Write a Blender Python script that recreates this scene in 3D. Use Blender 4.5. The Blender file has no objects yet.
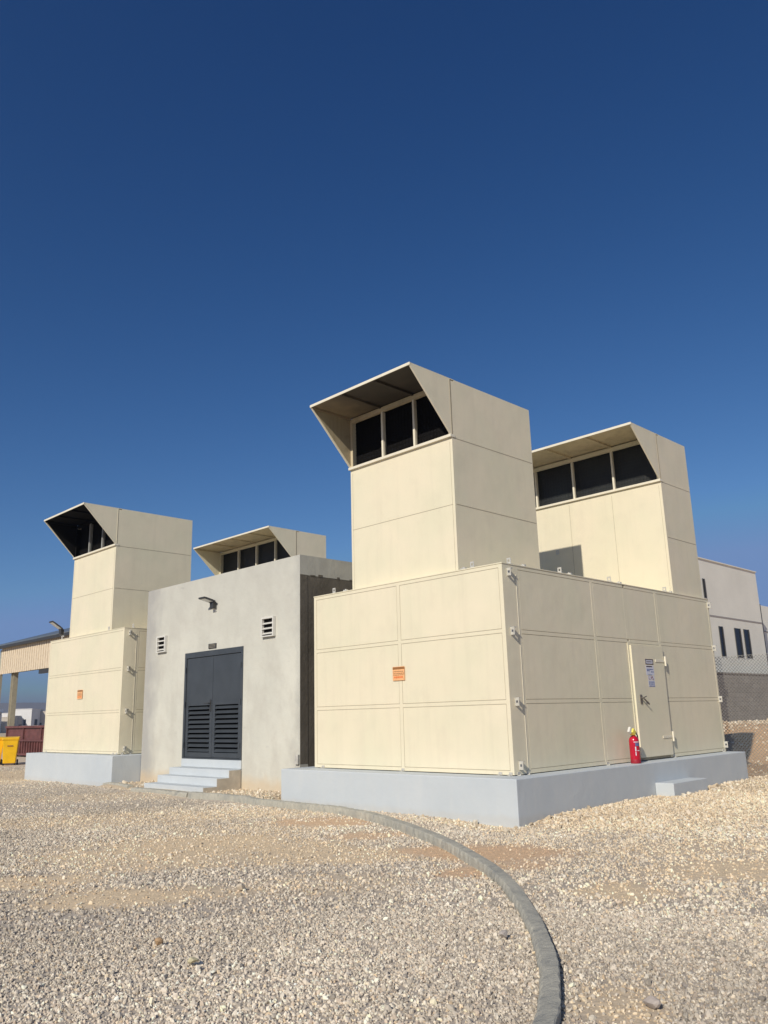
import bpy, bmesh, math, random
import numpy as np
from mathutils import Vector, Matrix

# ---------------------------------------------------------------- camera, sky, sun, exposure
scene = bpy.context.scene
COL = scene.collection

cam_data = bpy.data.cameras.new('camera')
cam = bpy.data.objects.new('camera', cam_data)
COL.objects.link(cam)
RIGHT = Vector((0.7007030, 0.7129973, -0.0254978))
UP = Vector((0.1904922, -0.1525272, 0.9697671))
FWD = Vector((-0.6875522, 0.6843759, 0.2426967))
m = Matrix((RIGHT, UP, -FWD)).transposed().to_4x4()
m.translation = Vector((7.4834, -9.9750, 1.5025))
cam.matrix_world = m
cam_data.sensor_fit = 'VERTICAL'
cam_data.sensor_height = 24.0
cam_data.lens = 811.1 / 1024 * 24.0
cam_data.clip_start = 0.05
cam_data.clip_end = 9000
scene.camera = cam

SUN_POS = Vector((0.2650, -0.8089, 0.5249)).normalized()      # towards the sun
SUN_EL = math.asin(SUN_POS.z)
SUN_AZ = math.atan2(SUN_POS.x, SUN_POS.y)
world = bpy.data.worlds.new("World")
scene.world = world
world.use_nodes = True
wn = world.node_tree
wn.nodes.clear()
sky = wn.nodes.new('ShaderNodeTexSky')
sky.sky_type = 'NISHITA'
sky.sun_disc = False
sky.sun_elevation = SUN_EL
sky.sun_rotation = SUN_AZ
sky.altitude = 0
sky.air_density = 0.6
sky.dust_density = 2.0
sky.ozone_density = 6.5
bg = wn.nodes.new('ShaderNodeBackground')
bg.inputs['Strength'].default_value = 0.094
wo = wn.nodes.new('ShaderNodeOutputWorld')
# film response of the phone: a little more contrast in the sky's red and green
sep = wn.nodes.new('ShaderNodeSeparateColor')
cmb = wn.nodes.new('ShaderNodeCombineColor')
wn.links.new(sky.outputs[0], sep.inputs[0])
for ch, pw, mu, top in ((0, 1.85, 1.0, 1.75), (1, 1.4, 0.915, 2.9), (2, 1.10, 1.03, 5.5)):
    a_ = wn.nodes.new('ShaderNodeMath'); a_.operation = 'POWER'; a_.inputs[1].default_value = pw
    b_ = wn.nodes.new('ShaderNodeMath'); b_.operation = 'MULTIPLY'; b_.inputs[1].default_value = mu
    wn.links.new(sep.outputs[ch], a_.inputs[0]); wn.links.new(a_.outputs[0], b_.inputs[0])
    c_ = wn.nodes.new('ShaderNodeMath'); c_.operation = 'MINIMUM'; c_.inputs[1].default_value = top
    wn.links.new(b_.outputs[0], c_.inputs[0]); wn.links.new(c_.outputs[0], cmb.inputs[ch])
wn.links.new(cmb.outputs[0], bg.inputs['Color'])
wn.links.new(bg.outputs[0], wo.inputs['Surface'])

sd = bpy.data.lights.new('sun', 'SUN')
sd.energy = 4.0
sd.angle = math.radians(0.53)
sd.color = (1.0, 0.93, 0.82)
sun = bpy.data.objects.new('sun', sd)
sun.rotation_euler = SUN_POS.to_track_quat('Z', 'Y').to_euler()
sun.location = (10, -20, 20)
COL.objects.link(sun)

scene.view_settings.view_transform = 'Standard'
scene.view_settings.look = 'None'
scene.view_settings.gamma = 1.0
scene.view_settings.exposure = 0.0
scene.cycles.max_bounces = 6

# ---------------------------------------------------------------- helpers
rng = np.random.default_rng(7)
random.seed(7)


class NB:
    """tiny node builder"""
    def __init__(self, name):
        self.m = bpy.data.materials.new(name)
        self.m.use_nodes = True
        self.t = self.m.node_tree
        self.b = self.t.nodes['Principled BSDF']
        self.co = self.t.nodes.new('ShaderNodeTexCoord')

    def n(self, kind, **kw):
        x = self.t.nodes.new(kind)
        for k, v in kw.items():
            setattr(x, k, v)
        return x

    def l(self, a, b):
        self.t.links.new(a, b)

    def noise(self, scale, detail=4, rough=0.55, stretch=None, coord='Object'):
        x = self.n('ShaderNodeTexNoise')
        x.inputs['Scale'].default_value = scale
        x.inputs['Detail'].default_value = detail
        x.inputs['Roughness'].default_value = rough
        src = self.co.outputs[coord]
        if stretch:
            mp = self.n('ShaderNodeMapping')
            mp.inputs['Scale'].default_value = stretch
            self.l(src, mp.inputs['Vector'])
            src = mp.outputs[0]
        self.l(src, x.inputs['Vector'])
        return x.outputs['Fac']

    def ramp(self, fac, lo, hi, a=0.0, b=1.0):
        r = self.n('ShaderNodeMapRange')
        r.inputs['From Min'].default_value = lo
        r.inputs['From Max'].default_value = hi
        r.inputs['To Min'].default_value = a
        r.inputs['To Max'].default_value = b
        self.l(fac, r.inputs['Value'])
        return r.outputs[0]

    def mix(self, fac, a, b, mode='MIX'):
        x = self.n('ShaderNodeMix', data_type='RGBA', blend_type=mode)
        for s, v in ((0, fac), (6, a), (7, b)):
            if hasattr(v, 'is_output'):
                self.l(v, x.inputs[s])
            elif s == 0:
                x.inputs[0].default_value = v
            else:
                x.inputs[s].default_value = (*v, 1)
        return x.outputs[2]

    def mul(self, a, b, op='MULTIPLY'):
        x = self.n('ShaderNodeMath', operation=op)
        for i, v in enumerate((a, b)):
            if hasattr(v, 'is_output'):
                self.l(v, x.inputs[i])
            else:
                x.inputs[i].default_value = v
        return x.outputs[0]

    def z(self, coord='Object'):
        s = self.n('ShaderNodeSeparateXYZ')
        self.l(self.co.outputs[coord], s.inputs[0])
        return s.outputs

    def color(self, v):
        if hasattr(v, 'is_output'):
            self.l(v, self.b.inputs['Base Color'])
        else:
            self.b.inputs['Base Color'].default_value = (*v, 1)

    def rough(self, v):
        if hasattr(v, 'is_output'):
            self.l(v, self.b.inputs['Roughness'])
        else:
            self.b.inputs['Roughness'].default_value = v

    def bump(self, h, strength=0.3, dist=0.01):
        x = self.n('ShaderNodeBump')
        x.inputs['Strength'].default_value = strength
        x.inputs['Distance'].default_value = dist
        self.l(h, x.inputs['Height'])
        self.l(x.outputs[0], self.b.inputs['Normal'])


def mat_simple(name, col, rough=0.6, metal=0.0, var=0.12, scale=6.0, bump=0.0):
    k = NB(name)
    f = k.ramp(k.noise(scale, 5), 0.3, 0.7)
    k.color(k.mix(f, tuple(c * (1 - var) for c in col), tuple(min(1, c * (1 + var)) for c in col)))
    k.rough(rough)
    k.b.inputs['Metallic'].default_value = metal
    if bump:
        k.bump(k.noise(scale * 8, 4), bump, 0.01)
    return k.m


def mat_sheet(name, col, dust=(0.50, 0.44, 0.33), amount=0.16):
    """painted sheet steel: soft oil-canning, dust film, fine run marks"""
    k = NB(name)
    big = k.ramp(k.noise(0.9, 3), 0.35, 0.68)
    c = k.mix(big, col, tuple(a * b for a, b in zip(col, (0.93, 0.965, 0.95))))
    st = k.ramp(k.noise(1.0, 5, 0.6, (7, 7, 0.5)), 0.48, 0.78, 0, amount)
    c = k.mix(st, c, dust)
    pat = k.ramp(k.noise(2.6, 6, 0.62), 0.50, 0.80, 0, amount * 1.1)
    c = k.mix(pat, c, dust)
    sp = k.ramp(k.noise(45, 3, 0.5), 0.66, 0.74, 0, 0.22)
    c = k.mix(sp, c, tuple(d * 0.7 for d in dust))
    k.color(c)
    k.rough(k.ramp(k.noise(5, 4), 0.3, 0.7, 0.42, 0.62))
    k.b.inputs['Specular IOR Level'].default_value = 0.35
    h = k.mul(k.noise(1.7, 2), 1.0)
    h2 = k.mul(k.noise(160, 2), 0.02)
    k.bump(k.mul(h, h2, 'ADD'), 0.20, 0.05)
    return k.m


M = {}
M['cream'] = mat_sheet('cream_paint', (0.77, 0.69, 0.51))
M['cream_clean'] = mat_simple('cream_trim', (0.76, 0.70, 0.55), 0.5, 0, 0.05)
M['soffit'] = mat_sheet('sooty_cream', (0.50, 0.40, 0.26), (0.16, 0.12, 0.075), 0.7)
def mat_graded_soffit():
    k = NB('graded_soffit')
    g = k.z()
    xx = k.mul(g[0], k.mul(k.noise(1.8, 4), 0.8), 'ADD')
    f = k.ramp(xx, -3.2, -2.3, 0, 1)  # brown on the left, running to near black on the right
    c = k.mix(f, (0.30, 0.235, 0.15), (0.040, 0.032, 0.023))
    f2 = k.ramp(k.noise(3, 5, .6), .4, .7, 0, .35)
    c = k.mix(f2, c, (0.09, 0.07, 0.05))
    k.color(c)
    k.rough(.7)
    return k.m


M['soffit_graded'] = mat_graded_soffit()
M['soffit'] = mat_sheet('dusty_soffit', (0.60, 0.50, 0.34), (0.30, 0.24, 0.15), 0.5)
M['black'] = mat_simple('soot_and_shade_black', (0.008, 0.0075, 0.0075), 0.85)
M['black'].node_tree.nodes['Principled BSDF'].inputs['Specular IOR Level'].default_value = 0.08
M['soffit_brown'] = mat_sheet('stain_and_shade_lining', (0.36, 0.30, 0.20), (0.12, 0.09, 0.055), 0.6)  # brown stain with the hood's shade mixed into the tone
M['grille'] = mat_simple('dark_grille', (0.016, 0.018, 0.017), 0.55, 0.0, 0.5, 1.5)
M['galv'] = mat_simple('galvanised_steel', (0.56, 0.54, 0.48), 0.45, 0.2, 0.15, 20)
M['white'] = mat_simple('white_plastic', (0.66, 0.64, 0.58), 0.45, 0, 0.05)
M['slate'] = mat_simple('slate_door_paint', (0.050, 0.058, 0.066), 0.45, 0, 0.12, 3, 0.05)
M['dark_metal'] = mat_simple('dark_metal', (0.055, 0.055, 0.055), 0.5, 0.3)
M['lamp_glass'] = mat_simple('lamp_lens', (0.70, 0.70, 0.66), 0.25)
M['red'] = mat_simple('extinguisher_red', (0.46, 0.008, 0.030), 0.22, 0, 0.05)
M['yellow'] = mat_simple('bin_yellow', (0.86, 0.50, 0.010), 0.4, 0, 0.08, 4)
M['rubber'] = mat_simple('black_rubber', (0.02, 0.02, 0.02), 0.7)
M['maroon'] = mat_simple('maroon_steel', (0.135, 0.050, 0.045), 0.6, 0, 0.3, 3)
M['orange_sticker'] = mat_simple('orange_sticker', (0.82, 0.44, 0.20), 0.5, 0, 0.12, 30)
M['sticker_dark'] = mat_simple('sticker_ink', (0.30, 0.13, 0.04), 0.5)
M['sticker_red'] = mat_simple('sticker_red', (0.72, 0.18, 0.05), 0.5)
M['label_white'] = mat_simple('label_white', (0.62, 0.62, 0.68), 0.5, 0, 0.05)
M['label_blue'] = mat_simple('label_blue', (0.10, 0.14, 0.30), 0.5)
M['label_black'] = mat_simple('label_black', (0.07, 0.045, 0.045), 0.5)
M['label_red'] = mat_simple('label_maroon', (0.28, 0.13, 0.14), 0.5)
M['post_steel'] = mat_simple('steel_post', (0.42, 0.38, 0.28), 0.5)
M['window_dark'] = mat_simple('dark_window_glass', (0.012, 0.014, 0.018), 0.25)
M['window_dark'].node_tree.nodes['Principled BSDF'].inputs['Specular IOR Level'].default_value = 0.2


def mat_plinth():
    k = NB('grey_blue_plinth_paint')
    f = k.ramp(k.noise(1.3, 5), 0.3, 0.7)
    c = k.mix(f, (0.49, 0.530, 0.550), (0.54, 0.575, 0.585))
    drip = k.ramp(k.noise(1, 5, 0.6, (9, 9, 0.9)), 0.5, 0.75, 0, 0.30)
    c = k.mix(drip, c, (0.60, 0.61, 0.58))
    g = k.z()
    dz = k.mul(g[2], k.mul(k.noise(6, 4), 0.12), 'SUBTRACT')
    base = k.ramp(dz, 0.0, 0.06, 0.15, 0.0)
    c = k.mix(base, c, (0.46, 0.38, 0.27))
    chips = k.ramp(k.noise(22, 5, 0.6), 0.66, 0.70, 0, 0.5)
    c = k.mix(chips, c, (0.40, 0.39, 0.36))
    k.color(c)
    k.rough(0.75)
    k.bump(k.mul(k.noise(4, 3), k.mul(k.noise(60, 4), 0.12), 'ADD'), 0.35, 0.02)
    return k.m


def mat_render():
    k = NB('painted_render')
    f = k.ramp(k.noise(0.8, 5), 0.3, 0.7)
    c = k.mix(f, (0.645, 0.63, 0.54), (0.55, 0.54, 0.465))
    st = k.ramp(k.noise(1, 7, 0.68, (2.0, 2.0, 1.1)), 0.46, 0.74, 0, 0.55)
    c = k.mix(st, c, (0.43, 0.40, 0.34))
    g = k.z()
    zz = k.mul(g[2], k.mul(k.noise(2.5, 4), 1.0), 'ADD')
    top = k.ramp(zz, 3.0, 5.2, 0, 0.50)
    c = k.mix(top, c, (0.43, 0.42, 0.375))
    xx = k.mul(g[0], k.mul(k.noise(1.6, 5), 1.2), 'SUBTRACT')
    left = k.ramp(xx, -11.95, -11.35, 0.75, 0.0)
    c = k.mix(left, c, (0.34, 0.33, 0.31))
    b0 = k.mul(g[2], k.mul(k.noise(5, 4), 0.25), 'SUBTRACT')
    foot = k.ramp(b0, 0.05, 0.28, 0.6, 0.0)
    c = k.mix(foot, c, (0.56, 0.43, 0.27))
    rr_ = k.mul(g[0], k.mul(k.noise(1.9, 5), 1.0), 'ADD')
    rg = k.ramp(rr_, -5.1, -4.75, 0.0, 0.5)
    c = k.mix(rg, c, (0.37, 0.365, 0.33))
    sm = k.ramp(k.noise(2.2, 5, 0.65, (1, 1, 2.6)), 0.66, 0.78, 0, 0.4)
    c = k.mix(sm, c, (0.28, 0.27, 0.25))
    k.color(c)
    k.rough(0.9)
    k.bump(k.mul(k.noise(2.6, 5), k.mul(k.noise(60, 5), 0.18), 'ADD'), 0.6, 0.03)
    return k.m


def mat_dark_side():
    k = NB('dark_side_finish')
    f = k.ramp(k.noise(2.0, 6), 0.3, 0.7)
    c = k.mix(f, (0.09, 0.078, 0.06), (0.15, 0.132, 0.105))
    k.color(c)
    k.rough(0.8)
    k.bump(k.noise(12, 5), 0.4, 0.02)
    return k.m


def mat_kerb():
    k = NB('cement_kerb')
    f = k.ramp(k.noise(3.5, 6), 0.3, 0.7)
    c = k.mix(f, (0.45, 0.425, 0.345), (0.345, 0.335, 0.285))
    d = k.ramp(k.noise(7.0, 4, .6, (1.6, .6, 1)), 0.56, 0.68, 0, 0.55)
    c = k.mix(d, c, (0.19, 0.195, 0.19))
    d = k.ramp(k.noise(30, 5), 0.55, 0.75, 0, 0.35)
    c = k.mix(d, c, (0.55, 0.48, 0.37))
    k.color(c)
    k.rough(0.95)
    k.bump(k.mul(k.noise(16, 4, .6, (1.8, .6, 1)), k.mul(k.noise(110, 5), 0.25), 'ADD'), 0.8, 0.02)
    return k.m


def mat_blocks():
    k = NB('grey_blockwork')
    br = k.n('ShaderNodeTexBrick')
    mp = k.n('ShaderNodeMapping')
    mp.inputs['Rotation'].default_value = (math.radians(90), 0, math.radians(90))
    k.l(k.co.outputs['Object'], mp.inputs['Vector'])
    sx = k.n('ShaderNodeSeparateXYZ')
    k.l(k.co.outputs['Object'], sx.inputs[0])
    cb = k.n('ShaderNodeCombineXYZ')
    k.l(sx.outputs[1], cb.inputs[0])
    k.l(sx.outputs[2], cb.inputs[1])
    k.l(cb.outputs[0], br.inputs['Vector'])
    br.inputs['Scale'].default_value = 1.0
    br.inputs['Brick Width'].default_value = 0.42
    br.inputs['Row Height'].default_value = 0.21
    br.inputs['Mortar Size'].default_value = 0.012
    br.inputs['Color1'].default_value = (0.27, 0.255, 0.23, 1)
    br.inputs['Color2'].default_value = (0.33, 0.31, 0.28, 1)
    br.inputs['Mortar'].default_value = (0.22, 0.21, 0.19, 1)
    f = k.ramp(k.noise(1.2, 5), 0.4, 0.7, 0, 0.5)
    k.color(k.mix(f, br.outputs[0], (0.20, 0.19, 0.175)))
    k.rough(0.95)
    return k.m


M['handle_metal'] = mat_simple('worn_handle', (0.16, 0.14, 0.12), 0.5, 0.3)
M['fence_wire'] = mat_simple('weathered_wire', (0.26, 0.25, 0.22), 0.6)
M['raw_concrete'] = mat_simple('raw_concrete', (0.46, 0.41, 0.33), 0.9, 0, 0.15, 5, .3)
M['plinth'] = mat_plinth()
M['render'] = mat_render()
M['dark_side'] = mat_dark_side()
M['kerb'] = mat_kerb()
M['blocks'] = mat_blocks()
M['white_render'] = mat_simple('white_building_render', (0.84, 0.825, 0.72), 0.9, 0, 0.06, 0.6)
M['house_white'] = mat_simple('whitewashed_wall', (0.72, 0.70, 0.66), 0.9, 0, 0.05, 0.3)
M['house_cream'] = mat_simple('beige_house_wall', (0.55, 0.49, 0.40), 0.9, 0, 0.08, 0.3)
M['house_grey'] = mat_simple('grey_house_wall', (0.36, 0.34, 0.32), 0.9, 0, 0.08, 0.3)


def tagit(o, label=None, cat=None, group=None, kind=None):
    if label: o['label'] = label
    if cat: o['category'] = cat
    if group: o['group'] = group
    if kind: o['kind'] = kind
    return o


def empty(name, loc, label=None, cat=None, group=None):
    o = bpy.data.objects.new(name, None)
    o.location = loc
    o.empty_display_size = 0.2
    COL.objects.link(o)
    bpy.context.view_layer.update()
    return tagit(o, label, cat, group)


class MB:
    def __init__(self):
        self.v, self.f = [], []

    def hexa(self, P):
        """8 corners: 0-3 one face, 4-7 the opposite one"""
        b = len(self.v)
        self.v += [tuple(p) for p in P]
        for q in ((0, 1, 2, 3), (7, 6, 5, 4), (0, 4, 5, 1), (1, 5, 6, 2), (2, 6, 7, 3), (3, 7, 4, 0)):
            self.f.append(tuple(b + i for i in q))
        return self

    def box(self, x0, x1, y0, y1, z0, z1):
        return self.hexa([(x0, y0, z0), (x1, y0, z0), (x1, y1, z0), (x0, y1, z0),
                          (x0, y0, z1), (x1, y0, z1), (x1, y1, z1), (x0, y1, z1)])

    def obox(self, c, ax, ay, az, sx, sy, sz):
        """box centred at c along three unit axes"""
        c, ax, ay, az = Vector(c), Vector(ax).normalized(), Vector(ay).normalized(), Vector(az).normalized()
        P = []
        for k in (-1, 1):
            for i, j in ((-1, -1), (1, -1), (1, 1), (-1, 1)):
                P.append(c + ax * (i * sx / 2) + ay * (j * sy / 2) + az * (k * sz / 2))
        return self.hexa(P)

    def tube(self, a, b, r, n=8, r2=None, cap=True):
        a, b = Vector(a), Vector(b)
        r2 = r if r2 is None else r2
        d = (b - a).normalized()
        u = d.orthogonal().normalized()
        w = d.cross(u)
        s = len(self.v)
        for p, rr in ((a, r), (b, r2)):
            for i in range(n):
                t = 2 * math.pi * i / n
                self.v.append(tuple(p + u * (rr * math.cos(t)) + w * (rr * math.sin(t))))
        for i in range(n):
            j = (i + 1) % n
            self.f.append((s + i, s + j, s + n + j, s + n + i))
        if cap:
            self.f.append(tuple(s + i for i in reversed(range(n))))
            self.f.append(tuple(s + n + i for i in range(n)))
        return self

    def lathe(self, c, prof, n=20):
        s = len(self.v)
        for r, z in prof:
            for i in range(n):
                t = 2 * math.pi * i / n
                self.v.append((c[0] + r * math.cos(t), c[1] + r * math.sin(t), c[2] + z))
        for k in range(len(prof) - 1):
            for i in range(n):
                j = (i + 1) % n
                self.f.append((s + k * n + i, s + k * n + j, s + (k + 1) * n + j, s + (k + 1) * n + i))
        self.f.append(tuple(s + i for i in reversed(range(n))))
        self.f.append(tuple(s + (len(prof) - 1) * n + i for i in range(n)))
        return self

    def prism(self, poly, axis, a, b):
        """polygon of 2-D points extruded along axis (0 x, 1 y, 2 z) from a to b"""
        s = len(self.v)
        n = len(poly)
        for t in (a, b):
            for p in poly:
                q = [p[0], p[1]]
                q.insert(axis, t)
                self.v.append(tuple(q))
        for i in range(n):
            j = (i + 1) % n
            self.f.append((s + i, s + j, s + n + j, s + n + i))
        self.f.append(tuple(s + i for i in reversed(range(n))))
        self.f.append(tuple(s + n + i for i in range(n)))
        return self

    def build(self, name, mat, parent=None, bevel=0.0, smooth=False):
        me = bpy.data.meshes.new(name)
        off = Vector((0, 0, 0))
        me.from_pydata(self.v, [], self.f)
        bm = bmesh.new()
        bm.from_mesh(me)
        bmesh.ops.recalc_face_normals(bm, faces=bm.faces)
        bm.to_mesh(me)
        bm.free()
        me.materials.append(mat)
        o = bpy.data.objects.new(name, me)
        COL.objects.link(o)
        if parent:
            o.parent = parent
            o.matrix_parent_inverse = parent.matrix_world.inverted()
        if bevel:
            md = o.modifiers.new('bevel', 'BEVEL')
            md.width = bevel
            md.segments = 2
            md.limit_method = 'ANGLE'
        if smooth:
            for p in me.polygons:
                p.use_smooth = True
        return o


# ---------------------------------------------------------------- the ground
def smooth(a, b, x):
    t = np.clip((x - a) / (b - a), 0, 1)
    return t * t * (3 - 2 * t)


_ph = rng.uniform(0, 6.28, (40, 3))


def vnoise(x, y, f, seed=0, octs=3):
    """cheap smooth noise about -1..1 from rotated sines"""
    o = np.zeros_like(x, dtype=float)
    amp, tot = 1.0, 0.0
    for k in range(octs):
        for j in range(4):
            p = _ph[(seed * 7 + k * 4 + j) % 40]
            a = p[0] + j * 0.8
            o += amp * np.sin((x * np.cos(a) + y * np.sin(a)) * f * (1 + 0.31 * j) + p[1] + 1.7 * np.sin((x * np.sin(a) - y * np.cos(a)) * f * 0.7 + p[2]))
        tot += 4 * amp * 0.6
        amp *= 0.5
        f *= 2.1
    return o / tot


def height(x, y):
    z = 0.012 * vnoise(x, y, 0.9, 1, 3)
    z = z + 0.09 * smooth(-1.05, -0.55, y) * smooth(-5.15, -5.35, x) * smooth(-11.9, -11.4, x) * (y < 6)
    z = z + 0.065 * smooth(-0.9, 0.6, y + 0.4 * (x - 0.4)) * smooth(5.0, 0.6, x) * smooth(0.2, 0.4, x)
    z = z - 0.055 * np.exp(-(((x - .5) / 1.0) ** 2 + ((y + .7) / .8) ** 2))
    # spoil bank in front of the block wall
    b = smooth(12.5, 19.0, y + 0.1 * x) * smooth(-30, -12, x)
    z = z + b * (0.80 + 0.10 * vnoise(x, y, 0.8, 2, 3))
    # rough humps behind the fence
    z = z + smooth(9.0, 10.5, y) * smooth(26, 18, y) * smooth(-12, -4, x) * 0.05 * vnoise(x, y, 1.6, 3, 3)
    # the land falls gently away beyond the yard on the left
    z = z - smooth(-60, -400, x) * 2.0
    return z


# soil patches (x, y, rx, ry, strength, kind)  kind 0 tan fines, 1 reddish dirt, 2 pale limestone bank
PATCH = [(0.4, -6.15, 0.70, 0.20, 1.0, 0), (0.75, -5.7, 0.5, 0.12, 0.7, 0), (-1.15, -6.5, 0.7, 0.16, 0.9, 0), (-0.3, -6.5, 0.4, 0.12, 0.6, 0),
         (-1.6, -4.2, 1.5, 0.55, 0.9, 0), (0.1, -3.7, 0.9, 0.35, 0.85, 0), (-1.2, -5.2, 1.0, .3, .75, 0), (-5.5, -4.0, 1.5, .4, .6, 0), (-4.6, -2.4, 1.8, 0.5, 0.6, 0), (-2.4, -3.2, 1.4, .4, .5, 0),
         (1.3, -4.7, 0.6, 0.3, 0.4, 0), (-9.0, -1.5, 2.5, 0.4, 0.4, 0), (-18.7, 0.3, 4.5, 1.6, 0.95, 0),
         (-2.1, -1.6, 0.8, 0.22, 0.85, 1), (0.87, -2.66, 0.35, 0.15, 0.95, 1), (1.98, -3.46, 0.3, 0.12, 0.95, 1), (-0.6, -2.3, .7, .12, .7, 1),
         (1.45, -2.35, 0.70, 0.28, 1.0, 1), (2.2, -2.9, 0.35, 0.14, 0.8, 1), (3.55, -3.37, 0.36, 0.16, 1.0, 0), (3.93, -1.72, 0.75, 0.25, 0.95, 0),
         (4.96, -5.84, 0.18, 0.14, 0.8, 0), (3.15, -0.98, 0.8, 0.25, 0.5, 0), (-3.6, -1.6, 1.2, 0.25, 0.5, 0)]


def zones(x, y):
    tan = np.zeros_like(x)
    red = np.zeros_like(x)
    wob = 0.55 * vnoise(x, y, 2.6, 4, 3) + 0.25 * vnoise(x, y, 9, 5, 2)
    for px, py, rx, ry, s, k in PATCH:
        # long side of a patch follows the view-crossing direction (1,1)/sqrt2
        u = ((x - px) + (y - py)) / 1.414
        w = ((x - px) - (y - py)) / 1.414
        d = np.sqrt((u / (rx * 1.25)) ** 2 + (w / (ry * 1.9 + 0.08)) ** 2) + wob * 0.55
        g = s * smooth(1.35, 0.55, d)
        if k == 1:
            red = np.maximum(red, g)
        else:
            tan = np.maximum(tan, g)
    # limestone bank by the right plinth
    dist = np.where(x > 0.36, x - 0.36, 0) + 0.0 * y
    bank = smooth(3.9, 0.8, dist + 0.5 * wob) * (x > 0.3) * smooth(-0.9, 0.1, y)
    bank = np.maximum(bank, smooth(3.2, 6.0, y + 0.5 * wob) * (x > 0.3))
    bank = np.maximum(bank, smooth(7.2, 7.6, y))
    bank = np.maximum(bank, smooth(-1.0, -0.75, y) * smooth(-1.6, -0.9, x) * smooth(0.9, 0.3, x) * 0.8)
    bank = np.maximum(bank, (y > -0.85) * (x < -4.9) * (x > -11.5) * (y < 0.4) * 0.8)
    return np.clip(tan, 0, 1), np.clip(red, 0, 1), np.clip(bank, 0, 1)


def graded(lo, hi, step, far):
    mid = list(np.arange(lo, hi + step, step))
    a, s, up = mid[-1], step, []
    while a < far:
        s *= 1.22
        a += s
        up.append(a)
    a, s, dn = mid[0], step, []
    while a > -far:
        s *= 1.22
        a -= s
        dn.append(a)
    return np.array(dn[::-1] + mid + up)


def soil_color(x, y):
    tan, red, bank = zones(x, y)
    n1 = 0.5 + 0.5 * np.clip(vnoise(x, y, 1.3, 6, 3), -1, 1)
    base = np.stack([0.47 + 0.07 * n1, 0.41 + 0.06 * n1, 0.335 + 0.05 * n1], -1)
    far = smooth(-13, -22, x)[:, None]
    base = base * (1 - far) + far * np.array([0.66, 0.55, 0.42])
    tcol = np.array([0.76, 0.60, 0.40])
    rcol = np.array([0.70, 0.49, 0.31])
    bcol = np.array([0.62, 0.49, 0.33])
    c = base + (tcol - base) * tan[:, None]
    c = c + (bcol - c) * (bank * 0.9)[:, None]
    c = c + (rcol - c) * red[:, None]
    back = (smooth(7.5, 9.5, y) * smooth(-12, -6, x))[:, None]
    c = c + (np.array([0.66, 0.44, 0.26]) - c) * back
    return c


gx = graded(-20, 8.5, 0.11, 3000)
gy = graded(-10, 10, 0.11, 3000)
GX, GY = np.meshgrid(gx, gy, indexing='xy')
fx, fy = GX.ravel(), GY.ravel()
fz = height(fx, fy)
nx, ny = len(gx), len(gy)
idx = np.arange(nx * ny).reshape(ny, nx)
quads = np.stack([idx[:-1, :-1], idx[:-1, 1:], idx[1:, 1:], idx[1:, :-1]], -1).reshape(-1, 4)
gm = bpy.data.meshes.new('ground')
gm.vertices.add(nx * ny)
gm.vertices.foreach_set('co', np.stack([fx, fy, fz], -1).ravel().astype(np.float32))
gm.loops.add(quads.size)
gm.loops.foreach_set('vertex_index', quads.ravel().astype(np.int32))
gm.polygons.add(len(quads))
gm.polygons.foreach_set('loop_start', (np.arange(len(quads)) * 4).astype(np.int32))
gm.polygons.foreach_set('use_smooth', np.ones(len(quads), bool))
gm.update()
at = gm.attributes.new('col', 'FLOAT_COLOR', 'POINT')
cc = np.concatenate([soil_color(fx, fy), np.ones((len(fx), 1))], -1)
at.data.foreach_set('color', cc.ravel().astype(np.float32))
k = NB('soil_and_fines')
a = k.n('ShaderNodeAttribute', attribute_name='col')
g1 = k.ramp(k.noise(14, 8, 0.7), 0.3, 0.72, 0.78, 1.22)
vm = k.n('ShaderNodeVectorMath', operation='SCALE')
k.l(a.outputs['Color'], vm.inputs[0])
k.l(g1, vm.inputs['Scale'])
vo = k.n('ShaderNodeTexVoronoi')
vo.inputs['Scale'].default_value = 42
k.l(k.co.outputs['Object'], vo.inputs['Vector'])
vr = k.ramp(vo.outputs['Distance'], 0.0, 0.5, 1.08, 0.9)
vm2 = k.n('ShaderNodeVectorMath', operation='SCALE')
k.l(vm.outputs[0], vm2.inputs[0])
k.l(vr, vm2.inputs['Scale'])
k.color(vm2.outputs[0])
k.rough(0.97)
k.b.inputs['Specular IOR Level'].default_value = 0.1
hh = k.mul(k.noise(11, 8, 0.75), k.mul(vo.outputs['Distance'], -0.12), 'ADD')
k.bump(hh, 0.55, 0.02)
gm.materials.append(k.m)
ground = bpy.data.objects.new('ground', gm)
COL.objects.link(ground)
tagit(ground, 'sandy yard and open desert ground under the gravel', kind='structure')

# ---------------------------------------------------------------- distant hills
hv, hf = [], []
N = 160
for i in range(N + 1):
    az = math.radians(-112 + 130 * i / N)
    hgt = 36.5 + 3 * math.sin(i * 0.13) + 1.2 * math.sin(i * 0.41 + 1) + .6 * math.sin(i * 1.1)
    for r, z in ((1380, -6), (1490, hgt * 0.6), (1560, hgt), (1700, -6)):
        hv.append((7.5 + r * math.sin(az), -10 + r * math.cos(az), z))
for i in range(N):
    for j in range(3):
        b = i * 4 + j
        hf.append((b, b + 4, b + 5, b + 1))
me = bpy.data.meshes.new('hills')
me.from_pydata(hv, [], hf)
me.materials.append(mat_simple('bare_rock_hills', (0.15, 0.135, 0.125), 0.95, 0, 0.2, 0.01))
hills = bpy.data.objects.new('hills', me)
COL.objects.link(hills)
tagit(hills, 'low bare ridge fading into haze on the horizon', kind='structure')

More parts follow.
